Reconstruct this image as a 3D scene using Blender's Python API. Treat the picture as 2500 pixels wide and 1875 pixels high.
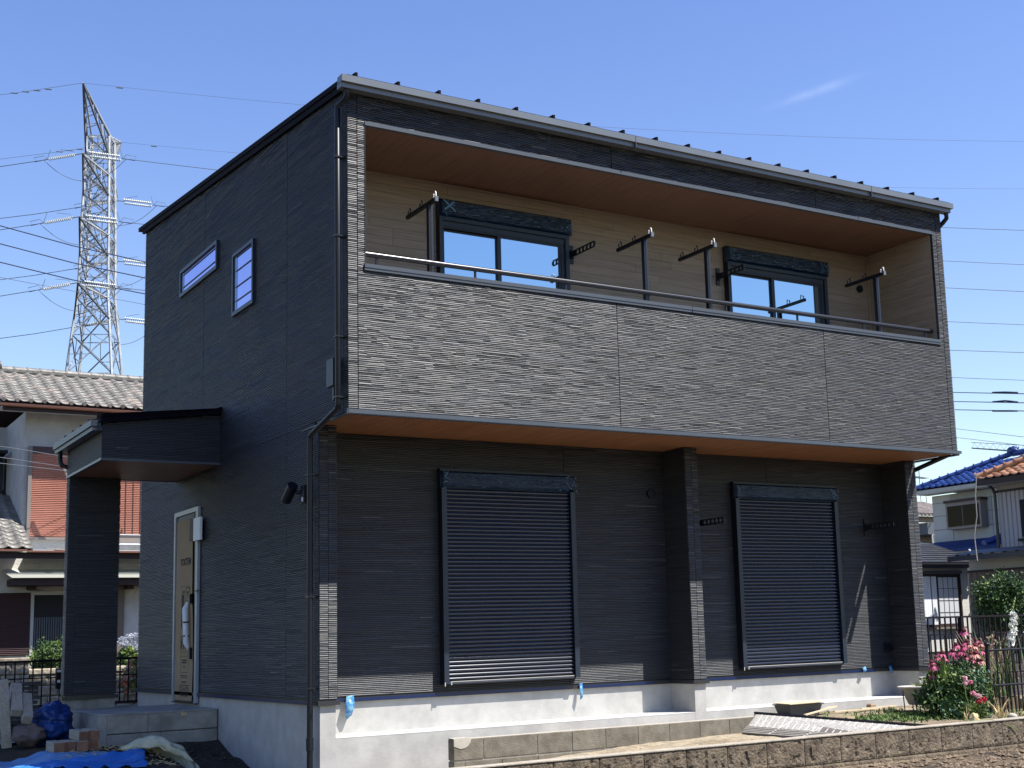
import bpy, math, random
import numpy as np
from mathutils import Vector, Matrix, noise
random.seed(7); RNG = np.random.default_rng(7)
S = bpy.context.scene
for o in list(bpy.data.objects): bpy.data.objects.remove(o)
COL = S.collection

# ------------------------------------------------------------------ camera
YAW, PITCH, ROLL = 0.566595, 0.154431, -0.030760
CAM = Vector((-4.8011, -11.4963, 0.5668))
Fv = Vector((math.sin(YAW)*math.cos(PITCH), math.cos(YAW)*math.cos(PITCH), math.sin(PITCH)))
Rv = Vector((math.cos(YAW), -math.sin(YAW), 0)); Uv = Rv.cross(Fv)
R2 = Rv*math.cos(ROLL)+Uv*math.sin(ROLL); U2 = -Rv*math.sin(ROLL)+Uv*math.cos(ROLL)
cd = bpy.data.cameras.new('camera'); cam = bpy.data.objects.new('camera', cd); COL.objects.link(cam)
cam.matrix_world = Matrix(((R2.x, U2.x, -Fv.x, CAM.x), (R2.y, U2.y, -Fv.y, CAM.y), (R2.z, U2.z, -Fv.z, CAM.z), (0, 0, 0, 1)))
cd.sensor_width = 36; cd.lens = 3206.18/2500*36; cd.shift_x = (1250-1397.03)/2500; cd.shift_y = (1047.5-937.5)/2500
cd.clip_start = .1; cd.clip_end = 6000
S.camera = cam
S.render.resolution_x = 1024; S.render.resolution_y = 768

# ------------------------------------------------------------------ sky, sun, exposure
SUND = Vector((0.9, -1.0, 2.08)).normalized()
W = bpy.data.worlds.new('World'); S.world = W; W.use_nodes = True
nt = W.node_tree; nt.nodes.clear()
def wn(t, **k):
    n = nt.nodes.new(t)
    for a, b in k.items(): setattr(n, a, b)
    return n
sky = wn('ShaderNodeTexSky', sky_type='NISHITA', sun_disc=False)
sky.sun_elevation = math.asin(SUND.z); sky.sun_rotation = math.atan2(SUND.x, SUND.y)
sky.altitude = 0; sky.air_density = 1.25; sky.dust_density = 0.25; sky.ozone_density = 1.6
bg = wn('ShaderNodeBackground'); bg.inputs[1].default_value = 0.092
out = wn('ShaderNodeOutputWorld')
# thin streak of high cloud
tc = wn('ShaderNodeTexCoord')
cdir = Vector((0.6399, 0.6662, 0.3829)).normalized()
A1 = Vector((0.0529, -0.0608, 0.0175)); A1 = (A1-cdir*A1.dot(cdir)).normalized(); A2 = cdir.cross(A1)
def dot(vec):
    d = wn('ShaderNodeVectorMath', operation='DOT_PRODUCT'); nt.links.new(tc.outputs['Generated'], d.inputs[0]); d.inputs[1].default_value = vec; return d.outputs['Value']
def mth(op, a, b=None):
    m = wn('ShaderNodeMath', operation=op)
    for i, v in enumerate((a, b)):
        if v is None: continue
        if isinstance(v, (int, float)): m.inputs[i].default_value = v
        else: nt.links.new(v, m.inputs[i])
    return m.outputs[0]
u = mth('DIVIDE', dot(A1), .026); v = mth('DIVIDE', dot(A2), .0030); w = dot(cdir)
e = mth('ADD', mth('MULTIPLY', u, u), mth('MULTIPLY', v, v)); g = mth('POWER', 2.718, mth('MULTIPLY', e, -1))
nz = wn('ShaderNodeTexNoise'); nz.inputs['Scale'].default_value = 60; nt.links.new(tc.outputs['Generated'], nz.inputs['Vector'])
g = mth('MULTIPLY', mth('MULTIPLY', g, mth('GREATER_THAN', w, 0)), mth('MULTIPLY', nz.outputs['Fac'], .16))
mx = wn('ShaderNodeMix', data_type='RGBA'); nt.links.new(g, mx.inputs[0]); 
hs = wn('ShaderNodeHueSaturation'); hs.inputs['Hue'].default_value = 0.52; hs.inputs['Saturation'].default_value = 1.20; hs.inputs['Value'].default_value = 1.17
nt.links.new(sky.outputs[0], hs.inputs['Color']); nt.links.new(hs.outputs[0], mx.inputs[6]); mx.inputs[7].default_value = (9, 9.6, 10.5, 1)
nt.links.new(mx.outputs[2], bg.inputs[0]); nt.links.new(bg.outputs[0], out.inputs[0])
sl = bpy.data.lights.new('sun', 'SUN'); sl.energy = 5.0; sl.angle = math.radians(.53); sl.color = (1, .96, .89)
sun = bpy.data.objects.new('sun', sl); COL.objects.link(sun); sun.rotation_euler = SUND.to_track_quat('Z', 'Y').to_euler(); sun.location = (20, -20, 40)
S.view_settings.view_transform = 'Standard'; S.view_settings.look = 'None'; S.view_settings.exposure = 0.9; S.view_settings.gamma = 1
S.view_settings.use_curve_mapping = False
S.render.engine = 'CYCLES'
S.cycles.max_bounces = 6; S.cycles.diffuse_bounces = 3; S.cycles.glossy_bounces = 3

# ------------------------------------------------------------------ helpers
def mat(name, c1, c2=None, scale=4, rough=.7, metal=0, bump=0, bscale=40, spec=.4, stretch=None, rnd=0, tone=None, detail=6, world=True, lo=.35, hi=.65, coat=0):
    m = bpy.data.materials.new(name); m.use_nodes = True; t = m.node_tree; b = t.nodes['Principled BSDF']
    N = lambda k: t.nodes.new(k); Lk = t.links.new
    b.inputs['Roughness'].default_value = rough; b.inputs['Metallic'].default_value = metal; b.inputs['Specular IOR Level'].default_value = spec
    if coat: b.inputs['Coat Weight'].default_value = coat; b.inputs['Coat Roughness'].default_value = .1
    co = None
    if c2 or bump:
        g = N('ShaderNodeNewGeometry') if world else N('ShaderNodeTexCoord')
        co = g.outputs['Position'] if world else g.outputs['Object']
        if stretch:
            mp = N('ShaderNodeMapping'); mp.inputs['Scale'].default_value = stretch; Lk(co, mp.inputs[0]); co = mp.outputs[0]
    col = None
    if c2:
        n = N('ShaderNodeTexNoise'); n.inputs['Scale'].default_value = scale; n.inputs['Detail'].default_value = detail; n.inputs['Roughness'].default_value = .6
        Lk(co, n.inputs['Vector']); r = N('ShaderNodeValToRGB'); r.color_ramp.elements[0].position = lo; r.color_ramp.elements[1].position = hi
        r.color_ramp.elements[0].color = (*c1, 1); r.color_ramp.elements[1].color = (*c2, 1); Lk(n.outputs['Fac'], r.inputs[0]); col = r.outputs[0]
    else:
        r = N('ShaderNodeRGB'); r.outputs[0].default_value = (*c1, 1); col = r.outputs[0]
    if tone is not None:      # per-piece tone stored as an attribute
        a = N('ShaderNodeAttribute'); a.attribute_name = 'tone'
        r2 = N('ShaderNodeValToRGB'); els = r2.color_ramp.elements
        while len(els) < len(tone): els.new(.5)
        for e_, (p_, c_) in zip(els, tone): e_.position = p_; e_.color = (*c_, 1)
        Lk(a.outputs['Fac'], r2.inputs[0]); mm = N('ShaderNodeMix'); mm.data_type = 'RGBA'; mm.blend_type = 'MULTIPLY'; mm.inputs[0].default_value = 1
        Lk(col, mm.inputs[6]); Lk(r2.outputs[0], mm.inputs[7]); col = mm.outputs[2]
    if rnd:
        oi = N('ShaderNodeObjectInfo'); h = N('ShaderNodeHueSaturation'); mr = N('ShaderNodeMapRange')
        mr.inputs[3].default_value = 1-rnd; mr.inputs[4].default_value = 1+rnd; Lk(oi.outputs['Random'], mr.inputs[0]); Lk(mr.outputs[0], h.inputs['Value']); Lk(col, h.inputs['Color']); col = h.outputs[0]
    Lk(col, b.inputs['Base Color'])
    if bump:
        n2 = N('ShaderNodeTexNoise'); n2.inputs['Scale'].default_value = bscale; n2.inputs['Detail'].default_value = 8; Lk(co, n2.inputs['Vector'])
        bp = N('ShaderNodeBump'); bp.inputs['Strength'].default_value = bump; bp.inputs['Distance'].default_value = .02; Lk(n2.outputs['Fac'], bp.inputs['Height']); Lk(bp.outputs[0], b.inputs['Normal'])
    return m

class MB:
    def __init__(s): s.v = []; s.f = []; s.m = []; s.sm = []; s.t = []
    def add(s, vs, fs, m=0, sm=False, t=0.0):
        n = len(s.v); s.v += [tuple(p) for p in vs]
        for f in fs: s.f.append(tuple(i+n for i in f)); s.m.append(m); s.sm.append(sm); s.t.append(t)
        return s
    def box(s, x0, x1, y0, y1, z0, z1, m=0, t=0.0):
        vs = [(x0,y0,z0),(x1,y0,z0),(x1,y1,z0),(x0,y1,z0),(x0,y0,z1),(x1,y0,z1),(x1,y1,z1),(x0,y1,z1)]
        return s.add(vs, [(0,3,2,1),(4,5,6,7),(0,1,5,4),(1,2,6,5),(2,3,7,6),(3,0,4,7)], m, False, t)
    def hexa(s, vs, m=0, t=0.0):
        return s.add(vs, [(0,3,2,1),(4,5,6,7),(0,1,5,4),(1,2,6,5),(2,3,7,6),(3,0,4,7)], m, False, t)
    def bbox(s, x0, x1, y0, y1, z0, z1, b=.01, m=0):   # chamfered along all edges seen from the front
        c = bevelbox(x0, x1, y0, y1, z0, z1, b); return s.add(c[0], c[1], m)
    def tube(s, pts, r, n=8, m=0, cap=True, sm=True):
        pts = [Vector(p) for p in pts]; rings = []
        rr = r if isinstance(r, (list, tuple)) else [r]*len(pts)
        up = None
        for i, p in enumerate(pts):
            d = (pts[min(i+1, len(pts)-1)]-pts[max(i-1, 0)]).normalized()
            if up is None: up = Vector((0, 0, 1)) if abs(d.z) < .9 else Vector((1, 0, 0))
            a = d.cross(up); a = a.normalized() if a.length > 1e-6 else Vector((1, 0, 0)); b = a.cross(d).normalized(); up = b
            rings.append([p+(a*math.cos(2*math.pi*k/n)+b*math.sin(2*math.pi*k/n))*rr[i] for k in range(n)])
        vs = [q for R in rings for q in R]; fs = []
        for i in range(len(pts)-1):
            for k in range(n): fs.append((i*n+k, i*n+(k+1) % n, (i+1)*n+(k+1) % n, (i+1)*n+k))
        s.add(vs, fs, m, sm)
        if cap: s.add(rings[0], [tuple(range(n))], m); s.add(rings[-1], [tuple(reversed(range(n)))], m)
        return s
    def beam(s, a, b, w, h=None, m=0, up=(0, 0, 1)):
        a = Vector(a); b = Vector(b); d = (b-a).normalized(); u_ = Vector(up)
        if abs(d.dot(u_)) > .98: u_ = Vector((0, 1, 0))
        x = d.cross(u_).normalized()*w/2; z = x.cross(d).normalized()*(h or w)/2
        vs = [a-x-z, a+x-z, b+x-z, b-x-z, a-x+z, a+x+z, b+x+z, b-x+z]
        return s.add(vs, [(0,3,2,1),(4,5,6,7),(0,1,5,4),(1,2,6,5),(2,3,7,6),(3,0,4,7)], m)
    def prism(s, prof, axis, a, b, m=0):   # profile in the two other axes, extruded along axis
        n = len(prof)
        def P(q, w_): 
            return (w_, q[0], q[1]) if axis == 0 else (q[0], w_, q[1]) if axis == 1 else (q[0], q[1], w_)
        vs = [P(q, a) for q in prof]+[P(q, b) for q in prof]
        fs = [tuple(reversed(range(n))), tuple(range(n, 2*n))]+[(i, (i+1) % n, n+(i+1) % n, n+i) for i in range(n)]
        return s.add(vs, fs, m)
    def mesh(s, name, mats):
        me = bpy.data.meshes.new(name); me.from_pydata(s.v, [], s.f)
        for m in (mats if isinstance(mats, (list, tuple)) else [mats]): me.materials.append(m)
        me.polygons.foreach_set('material_index', s.m); me.polygons.foreach_set('use_smooth', s.sm)
        if any(s.t):
            at = me.attributes.new('tone', 'FLOAT', 'FACE'); at.data.foreach_set('value', s.t)
        me.update(); return me
    def build(s, name, mats, parent=None, loc=None, **tags):
        return put(name, s.mesh(name, mats), parent, loc, **tags)

def bevelbox(x0, x1, y0, y1, z0, z1, b):
    vs = []; 
    for z, i in ((z0, b), (z0+b, 0), (z1-b, 0), (z1, b)):
        vs += [(x0+i, y0+i, z), (x1-i, y0+i, z), (x1-i, y1-i, z), (x0+i, y1-i, z)]
    fs = [(3, 2, 1, 0), (12, 13, 14, 15)]
    for r in range(3):
        for k in range(4): fs.append((r*4+k, r*4+(k+1) % 4, (r+1)*4+(k+1) % 4, (r+1)*4+k))
    return vs, fs

ORG = {}
def put(name, me, parent=None, loc=None, rot=None, scale=None, **tags):
    """link an object; loc is in world coordinates (mesh coordinates are relative to it)"""
    o = bpy.data.objects.new(name, me); COL.objects.link(o); w_ = Vector(loc) if loc is not None else Vector((0, 0, 0)); ORG[o.name] = w_
    if parent is not None: o.parent = parent; o.location = w_-ORG[parent.name]
    else: o.location = w_
    if rot is not None: o.rotation_euler = rot
    if scale is not None: o.scale = scale
    for k, v_ in tags.items(): o[k] = v_
    return o
def thing(name, label, category, loc, group=None):
    o = put(name, None, None, loc); o.empty_display_size = .1; o['label'] = label; o['category'] = category
    if group: o['group'] = group
    return o

# ------------------------------------------------------------------ materials
M = {}
M['siding'] = mat('dark_stacked_siding', (.8, .8, .8), (1, 1, 1), scale=30, rough=.5, bump=.1, bscale=120, spec=.40,
    tone=[(0, (.005, .006, .009)), (.15, (.022, .025, .031)), (.75, (.046, .049, .056)), (1, (.092, .094, .10))])
M['trim'] = mat('grey_metal_trim', (.060, .070, .085), rough=.4, metal=.0, spec=.4)
M['trimdark'] = mat('dark_metal_trim', (.022, .023, .028), rough=.35, spec=.5)
M['gutter'] = mat('grey_gutter', (.115, .128, .145), (.13, .145, .16), scale=2, rough=.32, spec=.5)
M['blackal'] = mat('black_aluminium', (.008, .009, .014), rough=.4, spec=.3)
M['frame'] = mat('charcoal_sash', (.018, .026, .040), rough=.4, spec=.3)
M['slat'] = mat('shutter_slat', (.0045, .010, .026), rough=.24, spec=.65)
M['roof'] = mat('black_roof_steel', (.004, .003, .007), rough=.7, spec=.06)
M['wood'] = mat('tan_wood_siding', (.22, .170, .125), (.285, .228, .172), scale=1.0, rough=.6, stretch=(3, 3, 60), bump=.15, bscale=60, rnd=.08)
M['soffit'] = mat('brown_wood_soffit', (.135, .070, .045), (.195, .104, .068), scale=1.2, rough=.5, stretch=(30, 1.0, 30), lo=.35, hi=.65)
M['soffit_bounce'] = mat('bounce_lit_wood_soffit', (.17, .075, .035), (.26, .122, .057), scale=1.2, rough=.5, stretch=(30, 1.0, 30), lo=.4, hi=.62)  # same wood as the balcony ceiling, warm bounce light painted into the colour
M['conc'] = mat('pale_foundation', (.35, .34, .318), (.44, .43, .405), scale=4.5, rough=.85, bump=.08, bscale=60)
M['concledge'] = mat('sunlit_ledge_white', (.50, .50, .485), (.56, .56, .54), scale=3, rough=.85)
M['step'] = mat('raw_concrete', (.21, .20, .17), (.34, .325, .285), scale=5, rough=.9, bump=.3, bscale=50)
M['mortar'] = mat('mortar_gap', (.05, .05, .045), rough=.95)
M['block'] = mat('grey_brown_block', (.115, .100, .073), (.19, .17, .132), scale=7, rough=.95, bump=.3, bscale=70, rnd=.10)
M['joint'] = mat('pale_mortar', (.36, .33, .27), (.42, .39, .33), scale=20, rough=.95)
M['oldblock'] = mat('weathered_block', (.075, .056, .038), (.175, .138, .095), scale=9, rough=.97, bump=.8, bscale=45, rnd=.07)
M['oldjoint'] = mat('dark_joint', (.07, .055, .04), rough=.97)
M['tape'] = mat('blue_masking_tape', (.003, .012, .060), rough=.35, spec=.5)
M['filmb'] = mat('light_blue_film', (.03, .15, .36), (.16, .33, .45), scale=22, rough=.3, lo=.45, hi=.55)
M['card'] = mat('brown_cardboard', (.30, .21, .12), (.36, .26, .155), scale=3, rough=.85)
M['print'] = mat('black_print', (.04, .032, .025), rough=.8)
M['white'] = mat('white_plastic', (.70, .72, .74), rough=.5)
M['palefrm'] = mat('pale_blue_film_frame', (.30, .33, .36), rough=.4)
M['glassin'] = mat('dark_room', (.02, .02, .022), rough=.9)
M['metalw'] = mat('galvanised_steel', (.28, .30, .32), (.46, .48, .49), scale=1.5, rough=.55, metal=.25)
M['steeld'] = mat('dull_steel', (.11, .12, .13), rough=.6, metal=.3)
M['insul'] = mat('pale_porcelain', (.50, .53, .52), rough=.4)
M['wire'] = mat('grey_conductor', (.10, .12, .15), rough=.6)
M['wireb'] = mat('blue_black_cable', (.008, .016, .05), rough=.6)
M['tilegrey'] = mat('silver_grey_tile', (.105, .098, .086), (.20, .19, .17), scale=9, rough=.45, rnd=.16)
M['tileold'] = mat('stained_tile', (.15, .13, .12), (.30, .25, .21), scale=5, rough=.6, rnd=.2)
M['tileblue'] = mat('glazed_blue_tile', (.014, .036, .145), (.028, .066, .23), scale=6, rough=.35, spec=.45, rnd=.2)
M['blued'] = mat('dark_blue_tile', (.008, .025, .10), (.014, .04, .15), scale=6, rough=.6, spec=.2)
M['tileorange'] = mat('glazed_orange_tile', (.32, .135, .06), (.50, .26, .135), scale=5, rough=.3, spec=.6, rnd=.18)
M['tileblack'] = mat('black_slate_tile', (.028, .03, .034), (.05, .052, .055), scale=6, rough=.4, rnd=.2)
M['stucco'] = mat('white_stucco', (.40, .40, .38), (.48, .48, .455), scale=3, rough=.95, bump=.5, bscale=30)
M['stuccow'] = mat('bright_stucco', (.54, .53, .50), (.62, .61, .58), scale=3, rough=.95, bump=.6, bscale=25)
M['beige'] = mat('beige_wall', (.43, .43, .39), (.48, .48, .44), scale=1, rough=.9)
M['pleat'] = mat('pleated_beige_siding', (.40, .37, .36), rough=.7)
M['brownwall'] = mat('brown_siding', (.15, .115, .09), (.19, .15, .12), scale=1, rough=.85)
M['orange'] = mat('terracotta_shutter', (.36, .15, .105), (.42, .185, .13), scale=1.4, rough=.55)
M['brownsh'] = mat('brown_shutter', (.062, .035, .038), rough=.6)
M['brown'] = mat('dark_brown_fascia', (.035, .02, .018), rough=.6)
M['copper'] = mat('copper_gutter', (.17, .08, .055), rough=.4)
M['taupe'] = mat('taupe_frame', (.20, .17, .15), rough=.5)
M['stone'] = mat('split_face_stone', (.30, .25, .18), (.50, .43, .33), scale=6, rough=.95, bump=.9, bscale=18, rnd=.12)
M['leaf'] = mat('green_leaf', (.035, .075, .018), (.085, .15, .035), scale=7, rough=.55, spec=.35, rnd=.1)
M['leafd'] = mat('dark_leaf', (.022, .05, .018), (.05, .10, .03), scale=9, rough=.5, spec=.35)
M['leafy'] = mat('yellow_green_leaf', (.10, .17, .03), (.20, .27, .06), scale=9, rough=.55)
M['grey_leaf'] = mat('blue_green_leaf', (.06, .13, .07), (.11, .20, .11), scale=9, rough=.6)
M['petal'] = mat('pink_petal', (.28, .025, .10), (.46, .075, .17), scale=30, rough=.6)
M['petals'] = mat('salmon_petal', (.50, .18, .16), (.62, .32, .27), scale=30, rough=.6)
M['cone'] = mat('maroon_cone', (.10, .012, .015), rough=.8)
M['whitefl'] = mat('white_petal', (.80, .80, .74), rough=.5)
M['rosep'] = mat('pale_pink_petal', (.78, .48, .52), rough=.6)
M['red'] = mat('crimson_petal', (.60, .02, .07), rough=.5)
M['hyd'] = mat('pale_hydrangea', (.40, .42, .50), (.58, .60, .66), scale=30, rough=.7)
M['fence'] = mat('brown_black_rail', (.010, .006, .010), rough=.5, spec=.2)
M['iron'] = mat('black_iron', (.007, .009, .014), rough=.45, spec=.25)
M['pot'] = mat('taupe_planter', (.30, .255, .225), (.35, .30, .265), scale=3, rough=.6)
M['log'] = mat('weathered_log', (.12, .085, .055), (.22, .17, .12), scale=6, rough=.95, stretch=(4, 4, .6), rnd=.15)
M['straw'] = mat('dry_straw', (.42, .33, .16), (.60, .50, .28), scale=20, rough=.9)
M['drywood'] = mat('raw_pine_strip', (.52, .42, .27), (.62, .52, .36), scale=5, rough=.8)
M['tub'] = mat('dark_tub', (.075, .08, .085), rough=.6)
M['tarp'] = mat('faded_blue_tarp', (.07, .19, .38), (.11, .25, .46), scale=3, rough=.5, bump=.3, bscale=25)
M['tarp2'] = mat('bright_blue_tarp', (.02, .13, .46), (.035, .18, .55), scale=3, rough=.4, bump=.3, bscale=20)
M['tarp3'] = mat('deep_blue_tarp', (.004, .022, .12), (.008, .04, .18), scale=3, rough=.4)
M['paletarp'] = mat('white_sheet', (.38, .42, .38), (.48, .51, .47), scale=4, rough=.7)
M['sack'] = mat('beige_canvas', (.38, .37, .25), (.50, .48, .34), scale=7, rough=.85, bump=.4, bscale=60)
M['timber'] = mat('grey_timber', (.25, .22, .17), (.36, .32, .255), scale=4, rough=.85, stretch=(10, 1, 10))
M['timberend'] = mat('reddish_timber', (.15, .075, .045), (.22, .115, .068), scale=12, rough=.85, rnd=.25)
M['darkwood'] = mat('dark_boards', (.03, .027, .027), (.06, .053, .05), scale=6, rough=.85)
M['boardback'] = mat('printed_board', (.50, .48, .44), (.62, .60, .56), scale=8, rough=.8)
M['boardedge'] = mat('board_edge', (.13, .115, .105), (.19, .17, .155), scale=12, rough=.85)
M['hookw'] = mat('bright_hook', (.85, .85, .85), rough=.3)
M['curtain'] = mat('white_curtain', (.72, .74, .78), (.86, .87, .9), scale=14, rough=.9, stretch=(1, 1, .15))
M['rock'] = mat('pale_rock', (.35, .31, .27), (.45, .41, .36), scale=8, rough=.95)

def glass(name, tint, fac, base):
    m = bpy.data.materials.new(name); m.use_nodes = True; t = m.node_tree; t.nodes.clear()
    o = t.nodes.new('ShaderNodeOutputMaterial'); gl = t.nodes.new('ShaderNodeBsdfGlossy'); gl.inputs['Color'].default_value = (*tint, 1); gl.inputs['Roughness'].default_value = .015
    d = t.nodes.new('ShaderNodeBsdfDiffuse'); d.inputs['Color'].default_value = (*base, 1); mxx = t.nodes.new('ShaderNodeMixShader'); mxx.inputs[0].default_value = fac
    t.links.new(d.outputs[0], mxx.inputs[1]); t.links.new(gl.outputs[0], mxx.inputs[2]); t.links.new(mxx.outputs[0], o.inputs[0]); return m
M['glassblue'] = glass('low_e_glass', (.47, .63, .72), .78, (.02, .03, .035))
M['glassviolet'] = glass('violet_low_e_glass', (.64, .65, .98), .8, (.13, .12, .36))
M['glassdark'] = glass('dark_glass', (.4, .34, .3), .025, (.008, .006, .005))
# blue protective film with crumpled highlights
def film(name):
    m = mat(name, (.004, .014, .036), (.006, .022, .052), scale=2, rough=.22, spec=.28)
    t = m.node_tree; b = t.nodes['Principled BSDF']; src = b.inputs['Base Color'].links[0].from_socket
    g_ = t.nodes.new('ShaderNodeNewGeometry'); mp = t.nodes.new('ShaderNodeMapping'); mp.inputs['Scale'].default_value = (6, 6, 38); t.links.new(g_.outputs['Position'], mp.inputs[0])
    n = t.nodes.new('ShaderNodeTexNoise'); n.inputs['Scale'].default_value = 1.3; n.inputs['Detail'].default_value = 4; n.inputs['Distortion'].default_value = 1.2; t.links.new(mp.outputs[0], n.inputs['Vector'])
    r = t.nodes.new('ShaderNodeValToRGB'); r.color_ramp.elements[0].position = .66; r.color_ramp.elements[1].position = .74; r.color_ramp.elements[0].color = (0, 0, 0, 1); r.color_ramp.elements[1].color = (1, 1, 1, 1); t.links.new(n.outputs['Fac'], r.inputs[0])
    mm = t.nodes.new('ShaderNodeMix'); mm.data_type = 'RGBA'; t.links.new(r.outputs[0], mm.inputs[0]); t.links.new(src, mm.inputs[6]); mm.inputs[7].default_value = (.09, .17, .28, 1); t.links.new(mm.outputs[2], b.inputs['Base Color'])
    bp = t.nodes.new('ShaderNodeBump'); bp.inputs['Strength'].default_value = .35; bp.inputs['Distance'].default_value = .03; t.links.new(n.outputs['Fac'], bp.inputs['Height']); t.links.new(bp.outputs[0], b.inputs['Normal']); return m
M['film'] = film('blue_crumpled_film')

# ------------------------------------------------------------------ ground
def lerp(x, xs, ys): return float(np.interp(x, xs, ys))
def gz(x, y):
    zl = -.52-.11*min(1, max(0, (3.15-y)/.5, min(1, max(0, (-1.95-x)/.3))*min(1, max(0, (4.4-y)/.4))))-.03*max(0, 2.6-y); zl = max(zl, -1.0)
    if x > -1 and y < 3.9: zl -= .16*min(1, (x+1)/.5)*min(1, (3.9-y)/.5)*(1 if y > -2 else max(0, 1+(y+2)))
    if y > 5.9: zl = lerp(y, [5.9, 6.3], [-.52, -.3])
    if y < -3.14: zr = max(-.60-.05*(-3.2-y), -1.0)
    elif y < -.09: zr = lerp(x, [0, 1, 2.28, 3.35, 4.15, 4.5, 4.8, 20], [-.75, -.68, -.615, -.573, -.553, -.55, -.50, -.47])
    else: zr = lerp(y, [-.09, .8, 6, 9], [-.47, -.47, -.4, -.3])-.35*max(0, min(1, (2.4-x)/1.3))*(1 if y < 1.5 else 0) if x > .98 else -.82
    k = min(1, max(0, (x+1.2)/1.3)) if y < -3 else (1 if x > .02 else 0)
    z = zl*(1-k)+zr*k
    return z
def axis(a, b, st, far):
    c = list(np.arange(a, b, st)); g_ = .3; q_ = a; L_ = []
    while q_ > -far: q_ -= g_; g_ *= 1.35; L_.append(q_)
    g_ = .3; q_ = b; H_ = []
    while q_ < far: q_ += g_; g_ *= 1.35; H_.append(q_)
    return L_[::-1]+c+H_
gxs = axis(-4.2, 9.6, .075, 2600); gys = axis(-4.6, 9.0, .075, 2600)
for v_ in (-3.15, -3.13, -.1, -.08): gys.append(v_)
for v_ in (.01, .03, .97, .99): gxs.append(v_)
gxs = sorted(set(gxs)); gys = sorted(set(gys)); nx = len(gxs)
vs = []; sand = []
for y in gys:
    for x in gxs:
        near = (-5 < x < 10 and -6 < y < 9)
        dz = (noise.noise(Vector((x*3, y*3, 0)))*.012+noise.noise(Vector((x*11, y*11, 3)))*(.02 if y < -3.2 else .008)) if near else 0
        vs.append((x, y, gz(x, y)+dz)); 
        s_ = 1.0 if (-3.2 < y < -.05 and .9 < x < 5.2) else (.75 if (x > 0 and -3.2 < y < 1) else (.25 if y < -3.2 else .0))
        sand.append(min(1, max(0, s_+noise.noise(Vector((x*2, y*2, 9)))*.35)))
fs = [(j*nx+i, j*nx+i+1, (j+1)*nx+i+1, (j+1)*nx+i) for j in range(len(gys)-1) for i in range(nx-1)]
me = bpy.data.meshes.new('ground'); me.from_pydata(vs, [], fs); at = me.attributes.new('tone', 'FLOAT', 'POINT'); at.data.foreach_set('value', sand)
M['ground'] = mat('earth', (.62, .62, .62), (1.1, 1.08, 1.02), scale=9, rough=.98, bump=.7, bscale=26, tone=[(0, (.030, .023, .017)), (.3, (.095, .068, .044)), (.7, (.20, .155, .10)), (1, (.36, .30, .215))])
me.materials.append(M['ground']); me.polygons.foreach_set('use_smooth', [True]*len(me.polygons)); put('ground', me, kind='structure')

# clods and pebbles
def clods(name, n, xr, yr, rr, m, label=None, dz=0):
    mb = MB()
    for i in range(n):
        x = random.uniform(*xr); y = random.uniform(*yr); r = random.uniform(*rr)*random.uniform(.6, 1.3); z = gz(x, y)+dz+r*.25
        pts = [Vector((0, 0, 1)), Vector((0, 0, -1))]+[Vector((math.cos(a), math.sin(a), random.uniform(-.3, .3))) for a in np.arange(5)*2*math.pi/5]
        pts = [Vector((p.x*r*random.uniform(.7, 1.3)+x, p.y*r*random.uniform(.7, 1.3)+y, p.z*r*random.uniform(.4, .8)+z)) for p in pts]
        mb.add(pts, [(0, 2+k, 2+(k+1) % 5) for k in range(5)]+[(1, 2+(k+1) % 5, 2+k) for k in range(5)])
    return mb.build(name, m, kind='stuff', label=label, category='ground cover') if label else mb.build(name, m, kind='stuff')
M['clod'] = mat('brown_clod', (.10, .07, .045), (.22, .165, .11), scale=12, rough=.98)
M['pebble'] = mat('pale_pebble', (.38, .33, .26), (.55, .49, .4), scale=12, rough=.9)
clods('soil_clods', 5200, (1.0, 8.5), (-4.9, -3.22), (.006, .03), M['clod'], 'crumbly brown soil clods in front of the old block wall')
clods('pebbles', 900, (1.4, 7.5), (-3.0, .6), (.004, .012), M['pebble'], 'small pale pebbles scattered on the sandy strip')
clods('soil_crumbs', 1600, (-2.0, -.05), (.6, 3.85), (.006, .028), mat('dark_crumb', (.03, .024, .018), (.07, .055, .04), scale=12, rough=.98), 'dark loose earth along the shaded foundation')

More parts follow.
